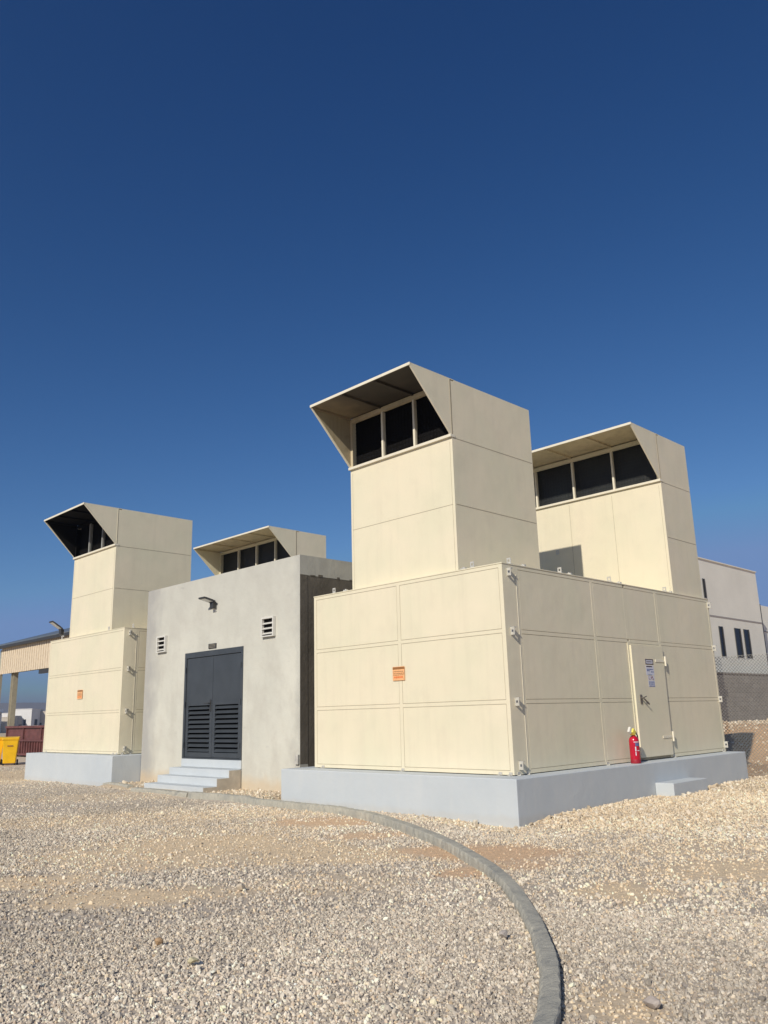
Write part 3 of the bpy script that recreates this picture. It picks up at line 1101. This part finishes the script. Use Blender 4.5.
# steps
mb = MB(); mb.box(DX0 + .001, DX1 - .001, CY0 - .02, CY0 - .0005, .482, .654); mb.build('threshold', M['plinth'], root, bevel=.004)
mb = MB()
tops = [(0.317, .655), (0.0, .48), (-.29, .335), (-.61, .185)]
ys = [CY0 - .002, 0.0, -.29, -.61]
prev = CY0 - .021
for i, (yf, zt) in enumerate(((0.0, .48), (-.29, .335), (-.61, .185))):
    mb.box(DX0 + .0, DX1, yf, prev, -.15, zt)
    prev = yf
st = mb.build('entrance_steps', M['plinth'], bevel=.008)
q = MB()
prev = CY0 - .021
for yf, zt in ((0.0, .48), (-.29, .335), (-.61, .185)):
    q.box(DX1 + .0005, DX1 + .006, yf + .01, prev, -.1, zt - .012)
    prev = yf + .01
q.build('unpainted_side', M['raw_concrete'], st)
tagit(st, 'pale painted concrete steps rising to the charcoal double door', 'steps')

# ---------------------------------------------------------------- floodlights
def floodlight(base, hd, name_label, out=Vector((0, -1, 0.12))):
    """wall plate, elbow body and a flat lamp head reaching out"""
    bx, by, bz = base
    root = empty('floodlight', base, name_label, 'floodlight', 'LED floodlights')
    q = MB()
    q.box(bx - .05, bx + .05, by - .02, by, bz - .09, bz + .06)
    q.box(bx - .035, bx + .035, by - .10, by - .02, bz - .035, bz + .0)
    q.build('wall_plate', M['white'], root, bevel=.004)
    o1 = out.normalized()
    sidev = Vector((1, 0, 0))
    upv = sidev.cross(o1).normalized()
    if upv.z < 0: upv = -upv
    q = MB()
    p0 = Vector((bx, by - .05, bz + .02))
    q.obox(p0 + Vector((0, -.02, .03)), (1, 0, 0), (0, 1, 0), (0, 0, 1), .13, .10, .16)
    q.tube(p0 + Vector((-.09, -.04, .11)), p0 + Vector((.09, -.04, .11)), .035, 10)
    q.build('driver_body', M['dark_metal'], root, bevel=.01)
    q = MB()
    c = p0 + Vector((0, -.02, .11)) + o1 * (hd / 2 + .02)
    q.obox(c, sidev, o1, upv, .24, hd, .035)
    for i in range(7):
        q.obox(c + sidev * (-.09 + .03 * i) + upv * .024, sidev, o1, upv, .006, hd * .7, .014)
    h = q.build('lamp_head', M['dark_metal'], root, bevel=.006)
    q = MB(); q.obox(c - upv * .020, sidev, o1, upv, .19, hd - .07, .004)
    q.build('lens', M['lamp_glass'], h)
    return root


floodlight((-8.40, CY0 - .001, 3.98), .27, 'dark floodlight on the rendered wall above the double door', Vector((-.30, -1, .32)))
fl = floodlight((-15.95, 0.093, 4.03), .36, 'dark floodlight at the foot of the left soot black tower', Vector((-.30, -1, .75)))
fl.location.x -= .05

# ---------------------------------------------------------------- fire extinguisher
def extinguisher(c):
    x, y, z = c
    root = empty('fire_extinguisher', c, 'red fire extinguisher standing on the plinth beside the side door', 'fire extinguisher')
    q = MB(); q.lathe((x, y, z), [(.078, 0), (.084, .004), (.084, .06), (.0845, .062), (.0845, .36), (.080, .395), (.062, .43), (.034, .452), (.026, .47)], 28)
    cyl = q.build('cylinder', M['red'], root, smooth=True)
    q = MB(); q.lathe((x, y, z), [(.086, .008), (.0865, .012), (.0865, .062), (.0855, .066)], 28); q.build('base_ring', mat_simple('dull_red_skirt', (.30, .008, .02), .5), cyl, smooth=True)
    q = MB(); q.tube((x, y, z + .465), (x, y, z + .52), .017, 12); q.box(x - .014, x + .014, y - .055, y + .02, z + .515, z + .545)
    v = q.build('valve', M['galv'], root)
    q = MB(); q.obox((x, y - .035, z + .545), (1, 0, 0), (0, -.95, .2), (0, .2, .95), .022, .13, .008); q.obox((x, y - .04, z + .50), (1, 0, 0), (0, -.95, -.25), (0, -.25, .95), .022, .10, .008)
    q.build('lever', M['red'], v)
    q = MB(); q.obox((x + .02, y - .065, z + .52), (1, .1, 0), (0, -.8, .6), (0, .6, .8), .09, .10, .08)
    t = q.build('yellow_tag', mat_simple('yellow_tag', (.85, .72, .12), .5), v, bevel=.012)
    q = MB(); q.obox((x + .02, y - .14, z + .545), (1, .3, 0), (0, -.8, .6), (0, .6, .8), .04, .07, .10)
    q.build('paper_tag', M['white'], v, bevel=.006)
    # hose down the right side
    q = MB()
    pts = [(x, y + .015, z + .525), (x + .01, y + .07, z + .51), (x + .02, y + .105, z + .44), (x + .02, y + .108, z + .30), (x + .02, y + .10, z + .14)]
    for a, b_ in zip(pts[:-1], pts[1:]): q.tube(a, b_, .011, 8)
    q.tube(pts[-1], (x + .02, y + .10, z + .07), .016, 8, .020)
    q.build('hose', M['rubber'], root)
    # curved paper label on the camera side
    q = MB()
    def patch(t0, t1, z0, z1, r, mb_):
        n = 8
        for i in range(n):
            a0 = math.radians(t0 + (t1 - t0) * i / n); a1 = math.radians(t0 + (t1 - t0) * (i + 1) / n)
            s_ = len(mb_.v)
            for rr_ in (r - .0015, r):
                mb_.v += [(x + rr_ * math.cos(a0), y + rr_ * math.sin(a0), z + z0), (x + rr_ * math.cos(a1), y + rr_ * math.sin(a1), z + z0),
                          (x + rr_ * math.cos(a1), y + rr_ * math.sin(a1), z + z1), (x + rr_ * math.cos(a0), y + rr_ * math.sin(a0), z + z1)]
            mb_.f += [(s_, s_ + 1, s_ + 2, s_ + 3), (s_ + 7, s_ + 6, s_ + 5, s_ + 4), (s_ + 3, s_ + 2, s_ + 6, s_ + 7), (s_ + 1, s_, s_ + 4, s_ + 5)]
    patch(-65, 10, .345, .357, .0862, q)
    patch(-55, -42, .20, .275, .0862, q); patch(-30, 5, .205, .217, .0862, q); patch(-55, -45, .13, .19, .0862, q)
    q.build('label_stripe', M['label_white'], cyl)
    q = MB(); patch(-50, 5, .285, .335, .0862, q); q.build('label_panel', M['label_blue'], cyl)


extinguisher((.19, 3.17, .596))

# ---------------------------------------------------------------- wheelie bins
def bin_(loc, rz, label):
    root = empty('wheelie_bin', (0, 0, 0), label, 'bin', 'yellow wheelie bins')
    q = MB()
    q.hexa([(-.22, -.24, .07), (.22, -.24, .07), (.22, .24, .07), (-.22, .24, .07), (-.28, -.33, .96), (.28, -.33, .96), (.28, .33, .96), (-.28, .33, .96)])
    q.box(-.30, .30, -.35, .35, .93, .975)
    body = q.build('body', M['yellow'], root, bevel=.045)
    q = MB()
    q.prism([(-.36, .98), (-.34, 1.02), (0, 1.06), (.32, 1.05), (.38, 1.0), (.38, .98)], 0, -.30, .30)
    q.tube((-.25, .41, 1.01), (.25, .41, 1.01), .018, 8)
    q.build('lid', M['yellow'], root, bevel=.01)
    for s in (-1, 1):
        q = MB(); q.tube((s * .24, .22, .10), (s * .29, .22, .10), .10, 16); q.build('wheel', M['rubber'], root)
        q = MB(); q.tube((s * .20 - .03, -.2, .035), (s * .20 + .03, -.2, .035), .04, 10); q.box(s * .2 - .03, s * .2 + .03, -.22, -.18, .04, .08); q.build('caster', M['rubber'], root)
    q = MB(); q.box(-.10, .10, -.322, -.312, .70, .74); q.build('logo_patch', M['sticker_dark'], body)
    root.location = loc
    root.rotation_euler = (0, 0, rz)
    return root


bin_((-26.03, 2.62, float(height(np.array([-25.9]), np.array([2.7]))[0])), math.radians(66), 'yellow wheelie bin nearest the left enclosure')
bin_((-26.76, 2.30, 0), math.radians(72), 'yellow wheelie bin cut off by the left edge of the photo')

# ---------------------------------------------------------------- canopy behind
def canopy():
    root = empty('steel_canopy', (-38, 10, 0), 'open steel canopy with grey sheet roof and ribbed beige fascia', 'canopy')
    x0, x1 = -42.9, -22.0
    q = MB()
    n = int((x1 - x0) / .30)
    pts = []
    for i in range(n):
        x = x0 + i * (x1 - x0) / n
        w = (x1 - x0) / n
        pts += [(x, 8.0), (x + w * .45, 8.0), (x + w * .55, 7.975), (x + w, 7.975)]
    back = [(a, b + .02) for a, b in reversed(pts)]
    q.prism(pts + back, 2, 4.38, 6.0)
    q.build('fascia', mat_simple('beige_ribbed_sheet', (0.66, 0.55, 0.40), 0.6), root)
    q = MB()
    q.box(x0 - 2.5, x1 + .3, 7.72, 7.92, 5.85, 6.0)
    q.build('gutter', M['dark_metal'], root)
    q = MB()
    q.prism([(7.75, 6.01), (14.0, 7.85), (14.0, 7.90), (7.75, 6.06)], 0, x0 - 2.5, x1 + .3)
    q.prism([(14.001, 7.85), (20.2, 6.03), (20.2, 6.08), (14.001, 7.90)], 0, x0 - 2.5, x1 + .3)
    q.build('roof', mat_simple('grey_roof_sheet', (0.17, 0.19, 0.195), 0.4, 0.3), root)
    q = MB(); q.box(x0, x1, 8.5, 8.65, 4.45, 4.75); q.box(-52, x1, 13.9, 14.1, 5.0, 7.6)
    for i in range(5):
        x = x0 + .3 + i * 5.1
        q.box(x, x + .15, 8.66, 13.8, 5.01, 5.3)
    q.build('beam', M['dark_metal'], root)
    for x in (-41.4, -36.0 + 3.6, -24):
        for y in (8.3, 19.6):
            q = MB(); q.box(x - .13, x + .13, y - .02, y + .02, 0, 5.0); q.box(x - .16, x - .1305, y - .14, y + .14, 0, 5.0); q.box(x + .1305, x + .16, y - .14, y + .14, 0, 5.0)
            q.build('post', M['post_steel'], root)
    for x in (-43.0, -44.6):
        q = MB(); q.box(x - .08, x + .08, 8.0, 8.16, 0, 5.8); q.build('post', M['post_steel'], root)


canopy()

# maroon skip
root = empty('rubbish_skip', (-33.2, 6.3, 0), 'ribbed maroon steel skip beyond the yellow bin', 'skip')
q = MB()
q.box(-35.6, -29.0, 6.0, 6.08, .15, 1.42).box(-35.6, -29.0, 7.9, 7.98, .15, 1.42).box(-35.6, -35.52, 6.08, 7.9, .15, 1.42).box(-29.08, -29.0, 6.08, 7.9, .15, 1.42).box(-35.52, -29.08, 6.08, 7.9, .15, .22)
q.build('body', M['maroon'], root)
q = MB()
for i in range(23):
    x = -35.6 + i * .3
    q.box(x, x + .07, 5.93, 5.999, .18, .70 if i % 7 else 1.38)
q.box(-35.65, -28.95, 5.90, 5.999, 1.34, 1.44).box(-35.65, -28.95, 5.92, 5.999, .72, .80).box(-35.65, -28.95, 5.90, 5.999, .08, .17)
q.build('rib', M['maroon'], root)
for x in (-34.8, -30.0):
    q = MB(); q.tube((x, 6.0, .08), (x, 6.3, .08), .08, 10); q.build('roller', M['rubber'], root)

# low pile of stones on the sandy ground beside it
def rock_mesh(seed, r, sub=2):
    bm = bmesh.new()
    bmesh.ops.create_icosphere(bm, subdivisions=sub, radius=1)
    rg = np.random.default_rng(seed)
    co = np.array([v.co[:] for v in bm.verts])
    for _ in range(9):
        nrm = rg.normal(size=3); nrm /= np.linalg.norm(nrm)
        dd = rg.uniform(.45, .85)
        ex = np.maximum(co @ nrm - dd, 0)
        co = co - ex[:, None] * nrm
    co *= np.array([rg.uniform(.8, 1.2), rg.uniform(.65, 1.0), rg.uniform(.5, .8)]) * r
    for v, c_ in zip(bm.verts, co): v.co = c_
    me_ = bpy.data.meshes.new('stone')
    bm.to_mesh(me_); bm.free()
    return me_


# ---------------------------------------------------------------- far houses
def house(x, y, w, dp, h, label, mat, rz=0.9, wins=(), upper=None, parapet=True):
    root = empty('house', (0, 0, 0), label, 'house', 'houses on the far left skyline')
    q = MB(); q.box(-w / 2, w / 2, -dp / 2, dp / 2, -3, h)
    if upper: q.box(-w / 2 + upper[0], -w / 2 + upper[1], -dp / 2 + 1, dp / 2 - .5, h, h + upper[2])
    q.build('wall', mat, root)
    if parapet:
        q = MB(); q.box(-w / 2 - .15, w / 2 + .15, -dp / 2 - .15, dp / 2 + .15, h + .002, h + .35); q.build('roof', mat, root)
    for (a, b_, c, e_) in wins:
        q = MB(); q.box(a, b_, -dp / 2 - .12, -dp / 2 + .05, c, e_); q.build('window', M['window_dark'], root)
    for (a, b_, c, e_) in wins[:2]:
        q = MB(); q.box(dp * 0 + w / 2 - .05, w / 2 + .12, a * .4, a * .4 + 1.4, c, e_); q.build('window', M['window_dark'], root)
    root.location = (x, y, -2.0)
    root.rotation_euler = (0, 0, rz)
    return root


house(-400, 149.5, 9, 9, 10.4, 'tall white cube house with two narrow windows', M['house_white'], .75, [(-2.6, -1.4, 2.6, 5.8), (.8, 2.0, 2.6, 5.8)])
house(-404, 158, 9, 8, 9.2, 'pink grey house just right of the white cube house', M['house_cream'], .75, [(-2.5, -.5, 5.5, 7), (.5, 2.5, 2, 4)], upper=(1, 4, 1.3))
house(-398, 141.5, 9, 8, 6.0, 'low grey house just left of the white cube house', M['house_grey'], .75, [(-3, -1, 1.2, 3.4), (1, 3, 1.2, 3.4)], upper=(5, 8, 1.6))
house(-380, 130.5, 11, 8, 6.6, 'beige house with a stair tower beside the canopy post', M['house_cream'], .8, [(-4, -2, 2, 4), (0, 2, 2, 4)], upper=(1, 4, 2.6))
house(-470, 163, 12, 8, 9.5, 'distant white house rising behind the low grey one', M['house_white'], .7, [(-4, -2.5, 5, 7), (0, 1.5, 5, 7)], upper=(2, 5, 2.4))
house(-372, 122, 8, 8, 7.2, 'white house left of the canopy post on the skyline', M['house_white'], .75, [(-2.5, -1, 2, 4.4), (1, 2.5, 2, 4.4)])
house(-360, 136.5, 8, 5, 3.0, 'long low grey shed in front of the distant houses', M['house_grey'], .7, [(-3, -1.6, .3, 2), (.2, 2, .3, 2)], parapet=False)
house(-352, 140.8, 6, 5, 2.2, 'tiny white hut in front of the white cube house', M['house_white'], .7, [(-1, 0, .4, 1.6)], parapet=False)

# ---------------------------------------------------------------- right background
root = empty('white_office_building', (-16, 28, 0), 'plain off white building with slit windows at the right edge', 'building')
X = -10.55
W3 = [(32.40, 32.80, 4.0, 5.56), (34.35, 35.05, 4.0, 5.57), (35.55, 36.20, 4.0, 5.57), (31.12, 31.30, 6.95, 7.95), (27.0, 27.6, 4.0, 5.56)]
q = MB()
q.box(-20, X, 24, 38.37, 0, 9.0)
q.build('wall', M['white_render'], root)
q = MB(); q.box(-20.05, X + .05, 23.95, 38.42, 9.002, 9.06)
q.build('roof', M['white_render'], root)
q = MB(); q.box(X + .001, X + .02, 24, 38.37, 6.03, 6.10); q.build('cladding_joint', M['house_grey'], root)
for (a, b_, c, e_) in W3:
    q = MB(); q.box(X + .001, X + .012, a, b_, c, e_); w = q.build('window', M['window_dark'], root)
    q = MB(); q.box(X + .013, X + .05, a - .04, a, c, e_).box(X + .013, X + .05, b_, b_ + .04, c, e_); q.build('frame', M['dark_metal'], w)
root = empty('rear_office_building', (-18, 50, 0), 'off white block standing behind the slit windowed building', 'building')
q = MB(); q.box(-30, -12.0, 42.3, 70, 0, 7.55); q.build('wall', M['white_render'], root)
q = MB(); q.box(-12.3, -11.95, 41.8, 42.25, 0, 7.6); q.build('drainpipe', M['dark_metal'], root)
q = MB(); q.box(-11.999, -11.97, 42.3, 70, 5.9, 5.97); q.build('cladding_joint', M['house_grey'], root)

q = MB(); q.box(-8.7, -8.5, 20, 60, -.3, 2.93)
o = q.build('block_wall', M['blocks'])
tagit(o, 'long grey concrete block wall below the off white building', 'wall')
q = MB(); q.box(-8.73, -8.47, 20, 60, 2.932, 3.0); q.build('coping', M['blocks'], o)

# chain link fence
root = empty('chain_link_fence', (2, 8.6, 0), 'galvanised chain link fence behind the right enclosure', 'fence')
q = MB()
YF, fx0, fx1, fz0, fz1 = 8.6, -5.0, 6.0, 0.02, 2.58
s = 0.075
wr = 0.0040
H_ = fz1 - fz0
for sgn in (1, -1):
    u = fx0 - H_
    while u < fx1 + H_:
        # line from (u,fz0) rising with slope +-1, clipped to the panel
        a = (u, fz0); b_ = (u + H_, fz1)
        if sgn < 0: a = (u + H_, fz0); b_ = (u, fz1)
        def clip(p, q_):
            (xa, za), (xb, zb_) = p, q_
            if max(xa, xb) <= fx0 or min(xa, xb) >= fx1: return None
            def atx(x): return za + (zb_ - za) * (x - xa) / (xb - xa)
            pts = sorted([(xa, za), (xb, zb_)])
            l, r_ = pts
            if l[0] < fx0: l = (fx0, atx(fx0))
            if r_[0] > fx1: r_ = (fx1, atx(fx1))
            return l, r_
        cpt = clip(a, b_)
        if cpt:
            l, r_ = cpt
            yy = YF + sgn * .002
            q.tube((l[0], yy, l[1]), (r_[0], yy, r_[1]), wr, 4, cap=False)
        u += s
q.build('wire_mesh', M['fence_wire'], root)
q = MB()
for z in (2.59, 2.42, .06): q.tube((fx0, YF, z), (fx1, YF, z), .003, 6)
q.build('tension_wire', M['galv'], root)
for x in (-4.98, -2.3, 2.2, 5.9):
    q = MB(); q.tube((x, YF + .035, -.2), (x, YF + .035, 2.66), .028, 10); q.build('post', M['galv'], root)

# ---------------------------------------------------------------- loose stones and gravel
def stone_mat(name):
    k = NB(name)
    a = k.n('ShaderNodeAttribute', attribute_name='col', attribute_type='INSTANCER')
    g = k.ramp(k.noise(60, 3), 0.3, 0.7, 0.85, 1.15)
    vm_ = k.n('ShaderNodeVectorMath', operation='SCALE')
    k.l(a.outputs['Color'], vm_.inputs[0]); k.l(g, vm_.inputs['Scale'])
    k.color(vm_.outputs[0])
    k.rough(0.93)
    k.b.inputs['Specular IOR Level'].default_value = 0.2
    return k.m


sm_ = stone_mat('crushed_stone')
src = bpy.data.collections.new('stone_sources')
for i in range(10):
    me_ = rock_mesh(100 + i, 1.0, 1)
    me_.materials.append(sm_)
    src.objects.link(bpy.data.objects.new('stone_source', me_))

ng = bpy.data.node_groups.new('gravel_scatter', 'GeometryNodeTree')
ng.interface.new_socket('Geometry', in_out='INPUT', socket_type='NodeSocketGeometry')
ng.interface.new_socket('Geometry', in_out='OUTPUT', socket_type='NodeSocketGeometry')
gi = ng.nodes.new('NodeGroupInput'); go = ng.nodes.new('NodeGroupOutput')
iop = ng.nodes.new('GeometryNodeInstanceOnPoints')
ci = ng.nodes.new('GeometryNodeCollectionInfo')
ci.inputs['Collection'].default_value = src
ci.inputs['Separate Children'].default_value = True
ci.inputs['Reset Children'].default_value = True
def named(nm, ty):
    x = ng.nodes.new('GeometryNodeInputNamedAttribute'); x.data_type = ty
    x.inputs['Name'].default_value = nm
    return x.outputs['Attribute']
ng.links.new(gi.outputs[0], iop.inputs['Points'])
ng.links.new(ci.outputs[0], iop.inputs['Instance'])
iop.inputs['Pick Instance'].default_value = True
ng.links.new(named('idx', 'INT'), iop.inputs['Instance Index'])
ng.links.new(named('rot', 'FLOAT_VECTOR'), iop.inputs['Rotation'])
ng.links.new(named('scl', 'FLOAT_VECTOR'), iop.inputs['Scale'])
ng.links.new(iop.outputs[0], go.inputs[0])


def near_kerb(x, y):
    m_ = np.zeros(len(x), bool)
    kp = np.array([(q_.x, q_.y) for q_ in kpts])[::3]
    for i in range(0, len(x), 20000):
        d2 = ((x[i:i + 20000, None] - kp[None, :, 0]) ** 2 + (y[i:i + 20000, None] - kp[None, :, 1]) ** 2).min(1)
        m_[i:i + 20000] = d2 < 0.30 ** 2
    return m_


KP = np.array([(q_.x, q_.y) for q_ in kpts])
def kerb_cover(x, y):
    """True where the kerb itself stands"""
    out_ = np.zeros(len(x), bool)
    cand = np.where(near_kerb(x, y))[0]
    if len(cand):
        X_, Y_ = x[cand], y[cand]
        d2 = (X_[:, None] - KP[None, :, 0]) ** 2 + (Y_[:, None] - KP[None, :, 1]) ** 2
        j = d2.argmin(1)
        j0 = np.clip(j - 1, 0, len(KP) - 1); j1 = np.clip(j + 1, 0, len(KP) - 1)
        t = KP[j1] - KP[j0]
        t /= np.linalg.norm(t, axis=1)[:, None]
        nr = np.stack([t[:, 1], -t[:, 0]], -1)
        s_ = (X_ - KP[j, 0]) * nr[:, 0] + (Y_ - KP[j, 1]) * nr[:, 1]
        out_[cand] = (s_ > -0.004) & (s_ < np.where(X_ > 2, .117, .145))
    out_ |= (x > -9.8) & (x < -7.3) & (y > -.9) & (y < .3)
    out_ |= (x > -11.8) & (x < -10.05) & (y > -.78) & (y < -.40)
    return out_


def scatter(name, label, n, rmin, rmax, smin, smax, keep, colfn, azw=(-88, -2)):
    az = np.radians(rng.uniform(azw[0], azw[1], n))
    r = np.sqrt(rng.uniform(rmin ** 2, rmax ** 2, n))
    x = 7.48 + r * np.sin(az); y = -9.975 + r * np.cos(az)
    ok = ~(((x > -4.92) & (x < .366) & (y > -.456) & (y < 7.29)) | ((x > -16.74) & (x < -11.545) & (y > -.427) & (y < 7.2)) |
           ((x > CX0) & (x < CX1) & (y > CY0) & (y < CY1)) | ((x > .36) & (x < .7) & (y > 3.42) & (y < 4.68)))
    ok &= ~kerb_cover(x, y)
    x, y, r = x[ok], y[ok], r[ok]
    kp_ = rng.uniform(0, 1, len(x)) < keep(x, y, r)
    x, y, r = x[kp_], y[kp_], r[kp_]
    s_ = np.exp(rng.normal(0, .40, len(x)))
    s_ = smin + (smax - smin) * np.clip((s_ - .5) / 1.6, 0, 1.8)
    z = height(x, y) + s_ * .22
    me_ = bpy.data.meshes.new(name)
    me_.vertices.add(len(x))
    me_.vertices.foreach_set('co', np.stack([x, y, z], -1).ravel().astype(np.float32))
    A = me_.attributes
    q_ = A.new('idx', 'INT', 'POINT'); q_.data.foreach_set('value', rng.integers(0, 10, len(x)).astype(np.int32))
    q_ = A.new('rot', 'FLOAT_VECTOR', 'POINT'); q_.data.foreach_set('vector', rng.uniform(-3.1, 3.1, (len(x), 3)).ravel().astype(np.float32))
    sc_ = s_[:, None] * rng.uniform(.8, 1.15, (len(x), 3))
    q_ = A.new('scl', 'FLOAT_VECTOR', 'POINT'); q_.data.foreach_set('vector', sc_.ravel().astype(np.float32))
    c_ = colfn(x, y)
    q_ = A.new('col', 'FLOAT_COLOR', 'POINT'); q_.data.foreach_set('color', np.concatenate([c_, np.ones((len(x), 1))], -1).ravel().astype(np.float32))
    o_ = bpy.data.objects.new(name, me_)
    COL.objects.link(o_)
    me_.materials.append(sm_)
    md = o_.modifiers.new('scatter', 'NODES'); md.node_group = ng
    tagit(o_, label, 'gravel' if name == 'gravel' else 'stones', kind='stuff')
    print(name, len(x))
    return o_


def grey_col(x, y):
    n = len(x)
    tan, red, bank = zones(x, y)
    pal = np.array([[.38, .345, .298], [.44, .400, .345], [.31, .285, .250], [.50, .465, .405], [.38, .325, .270], [.23, .210, .185], [.53, .50, .44]])
    pr = np.array([.28, .24, .16, .12, .10, .05, .05])
    c = pal[rng.choice(len(pal), n, p=pr)]
    tp = np.array([[.50, .425, .32], [.56, .485, .37], [.45, .365, .265], [.60, .53, .43]])
    tc = tp[rng.choice(len(tp), n)]
    right = smooth(0.2, 1.0, x) * smooth(-4.6, -2.0, y - .0 * x) * .35
    f = np.clip(tan * .75 + red * .6 + bank * .75 + 0.06 + right, 0, .95)
    pick = rng.uniform(0, 1, n) < f
    c = np.where(pick[:, None], tc, c)
    c = c * (1 + .16 * np.clip(vnoise(x, y, .9, 8, 3), -1, 1))[:, None]
    c = c * np.array([1.0, .96, .885])
    return np.minimum(c * 1.42 * rng.uniform(.82, 1.18, (n, 1)), .82)


def bank_col(x, y):
    n = len(x)
    tp = np.array([[.66, .57, .43], [.60, .50, .36], [.72, .65, .52], [.52, .43, .31], [.62, .52, .39]])
    return tp[rng.choice(len(tp), n)] * rng.uniform(.85, 1.12, (n, 1))


def pebble_col(x, y):
    c = soil_color(x, y)
    return np.clip(c * rng.uniform(.72, 1.12, (len(x), 1)), 0, .8)


def keep_near(x, y, r):
    tan, red, bank = zones(x, y)
    return np.clip(1 - .90 * tan - .96 * red - .25 * bank, .03, 1)


scatter('gravel', 'grey crushed stone gravel covering the near yard', 105000, 2.2, 7.0, .008, .021, keep_near, grey_col)
scatter('gravel', 'grey and tan gravel between the kerb and the buildings', 175000, 7.0, 16.0, .010, .026, keep_near, grey_col)
scatter('gravel', 'sparser gravel and grit towards the far edge of the yard', 150000, 16.0, 34.0, .011, .030, lambda x, y, r: keep_near(x, y, r) * (y < 8.3), grey_col)
scatter('limestone_rubble', 'pale limestone rubble banked against the right plinth', 80000, 6.0, 30.0, .014, .055,
        lambda x, y, r: zones(x, y)[2] * np.where(x > .3, .75, .55) * (y < 8.5), bank_col)
scatter('limestone_rubble', 'rough tan rubble on the dirt bank beyond the chain link fence', 40000, 18.0, 44.0, .02, .09,
        lambda x, y, r: (y > 8.5) * (x > -8.4) * (.12 + .15 * (y > 15)), bank_col, (-40, 0))
scatter('pebbles', 'small tan pebbles strewn over the bare soil patches', 60000, 2.5, 13.0, .004, .011,
        lambda x, y, r: .75 * np.clip(zones(x, y)[0] + zones(x, y)[1], 0, 1), pebble_col)

for (x, y, r, seed, col, lab) in ((3.73, -5.20, .040, 5, (.50, .44, .38), 'pale rock lying in the gravel just left of the kerb'),
                                  (4.82 + .28, -5.75, .038, 6, (.42, .36, .31), 'grey rock lying in the gravel just right of the kerb'),
                                  (2.01, -6.82, .030, 8, (.50, .33, .18), 'brown rock alone on the grey gravel'),
                                  (2.6, -6.91, .034, 9, (.60, .53, .33), 'flat yellowish rock on the grey gravel'),
                                  (0.95, -5.4, .045, 12, (.55, .47, .36), 'pale rock near the tan soil patch')):
    me_ = rock_mesh(seed, r * 1.25, 2)
    me_.materials.append(mat_simple('rock', col, .9, 0, .15, 40, .4))
    o_ = bpy.data.objects.new('rock', me_)
    o_.location = (x, y, r * .75 + .01)
    o_.rotation_euler = (0, 0, seed)
    COL.objects.link(o_)
    tagit(o_, lab, 'rock', 'loose rocks on the gravel')

# ---------------------------------------------------------------- haze
hz = MB(); hz.box(-3050, 3060, -3060, 3060, -9, 44)
hm = bpy.data.materials.new('haze_air')
hm.use_nodes = True
ht = hm.node_tree
ht.nodes.clear()
ho = ht.nodes.new('ShaderNodeOutputMaterial')
pv = ht.nodes.new('ShaderNodeVolumePrincipled')
pv.inputs['Color'].default_value = (0.62, 0.76, 1.0, 1)
pv.inputs['Density'].default_value = 0.00033
pv.inputs['Anisotropy'].default_value = 0.2
ht.links.new(pv.outputs[0], ho.inputs['Volume'])
h = hz.build('haze', hm)
tagit(h, 'thin dusty air over the whole plain', kind='stuff')
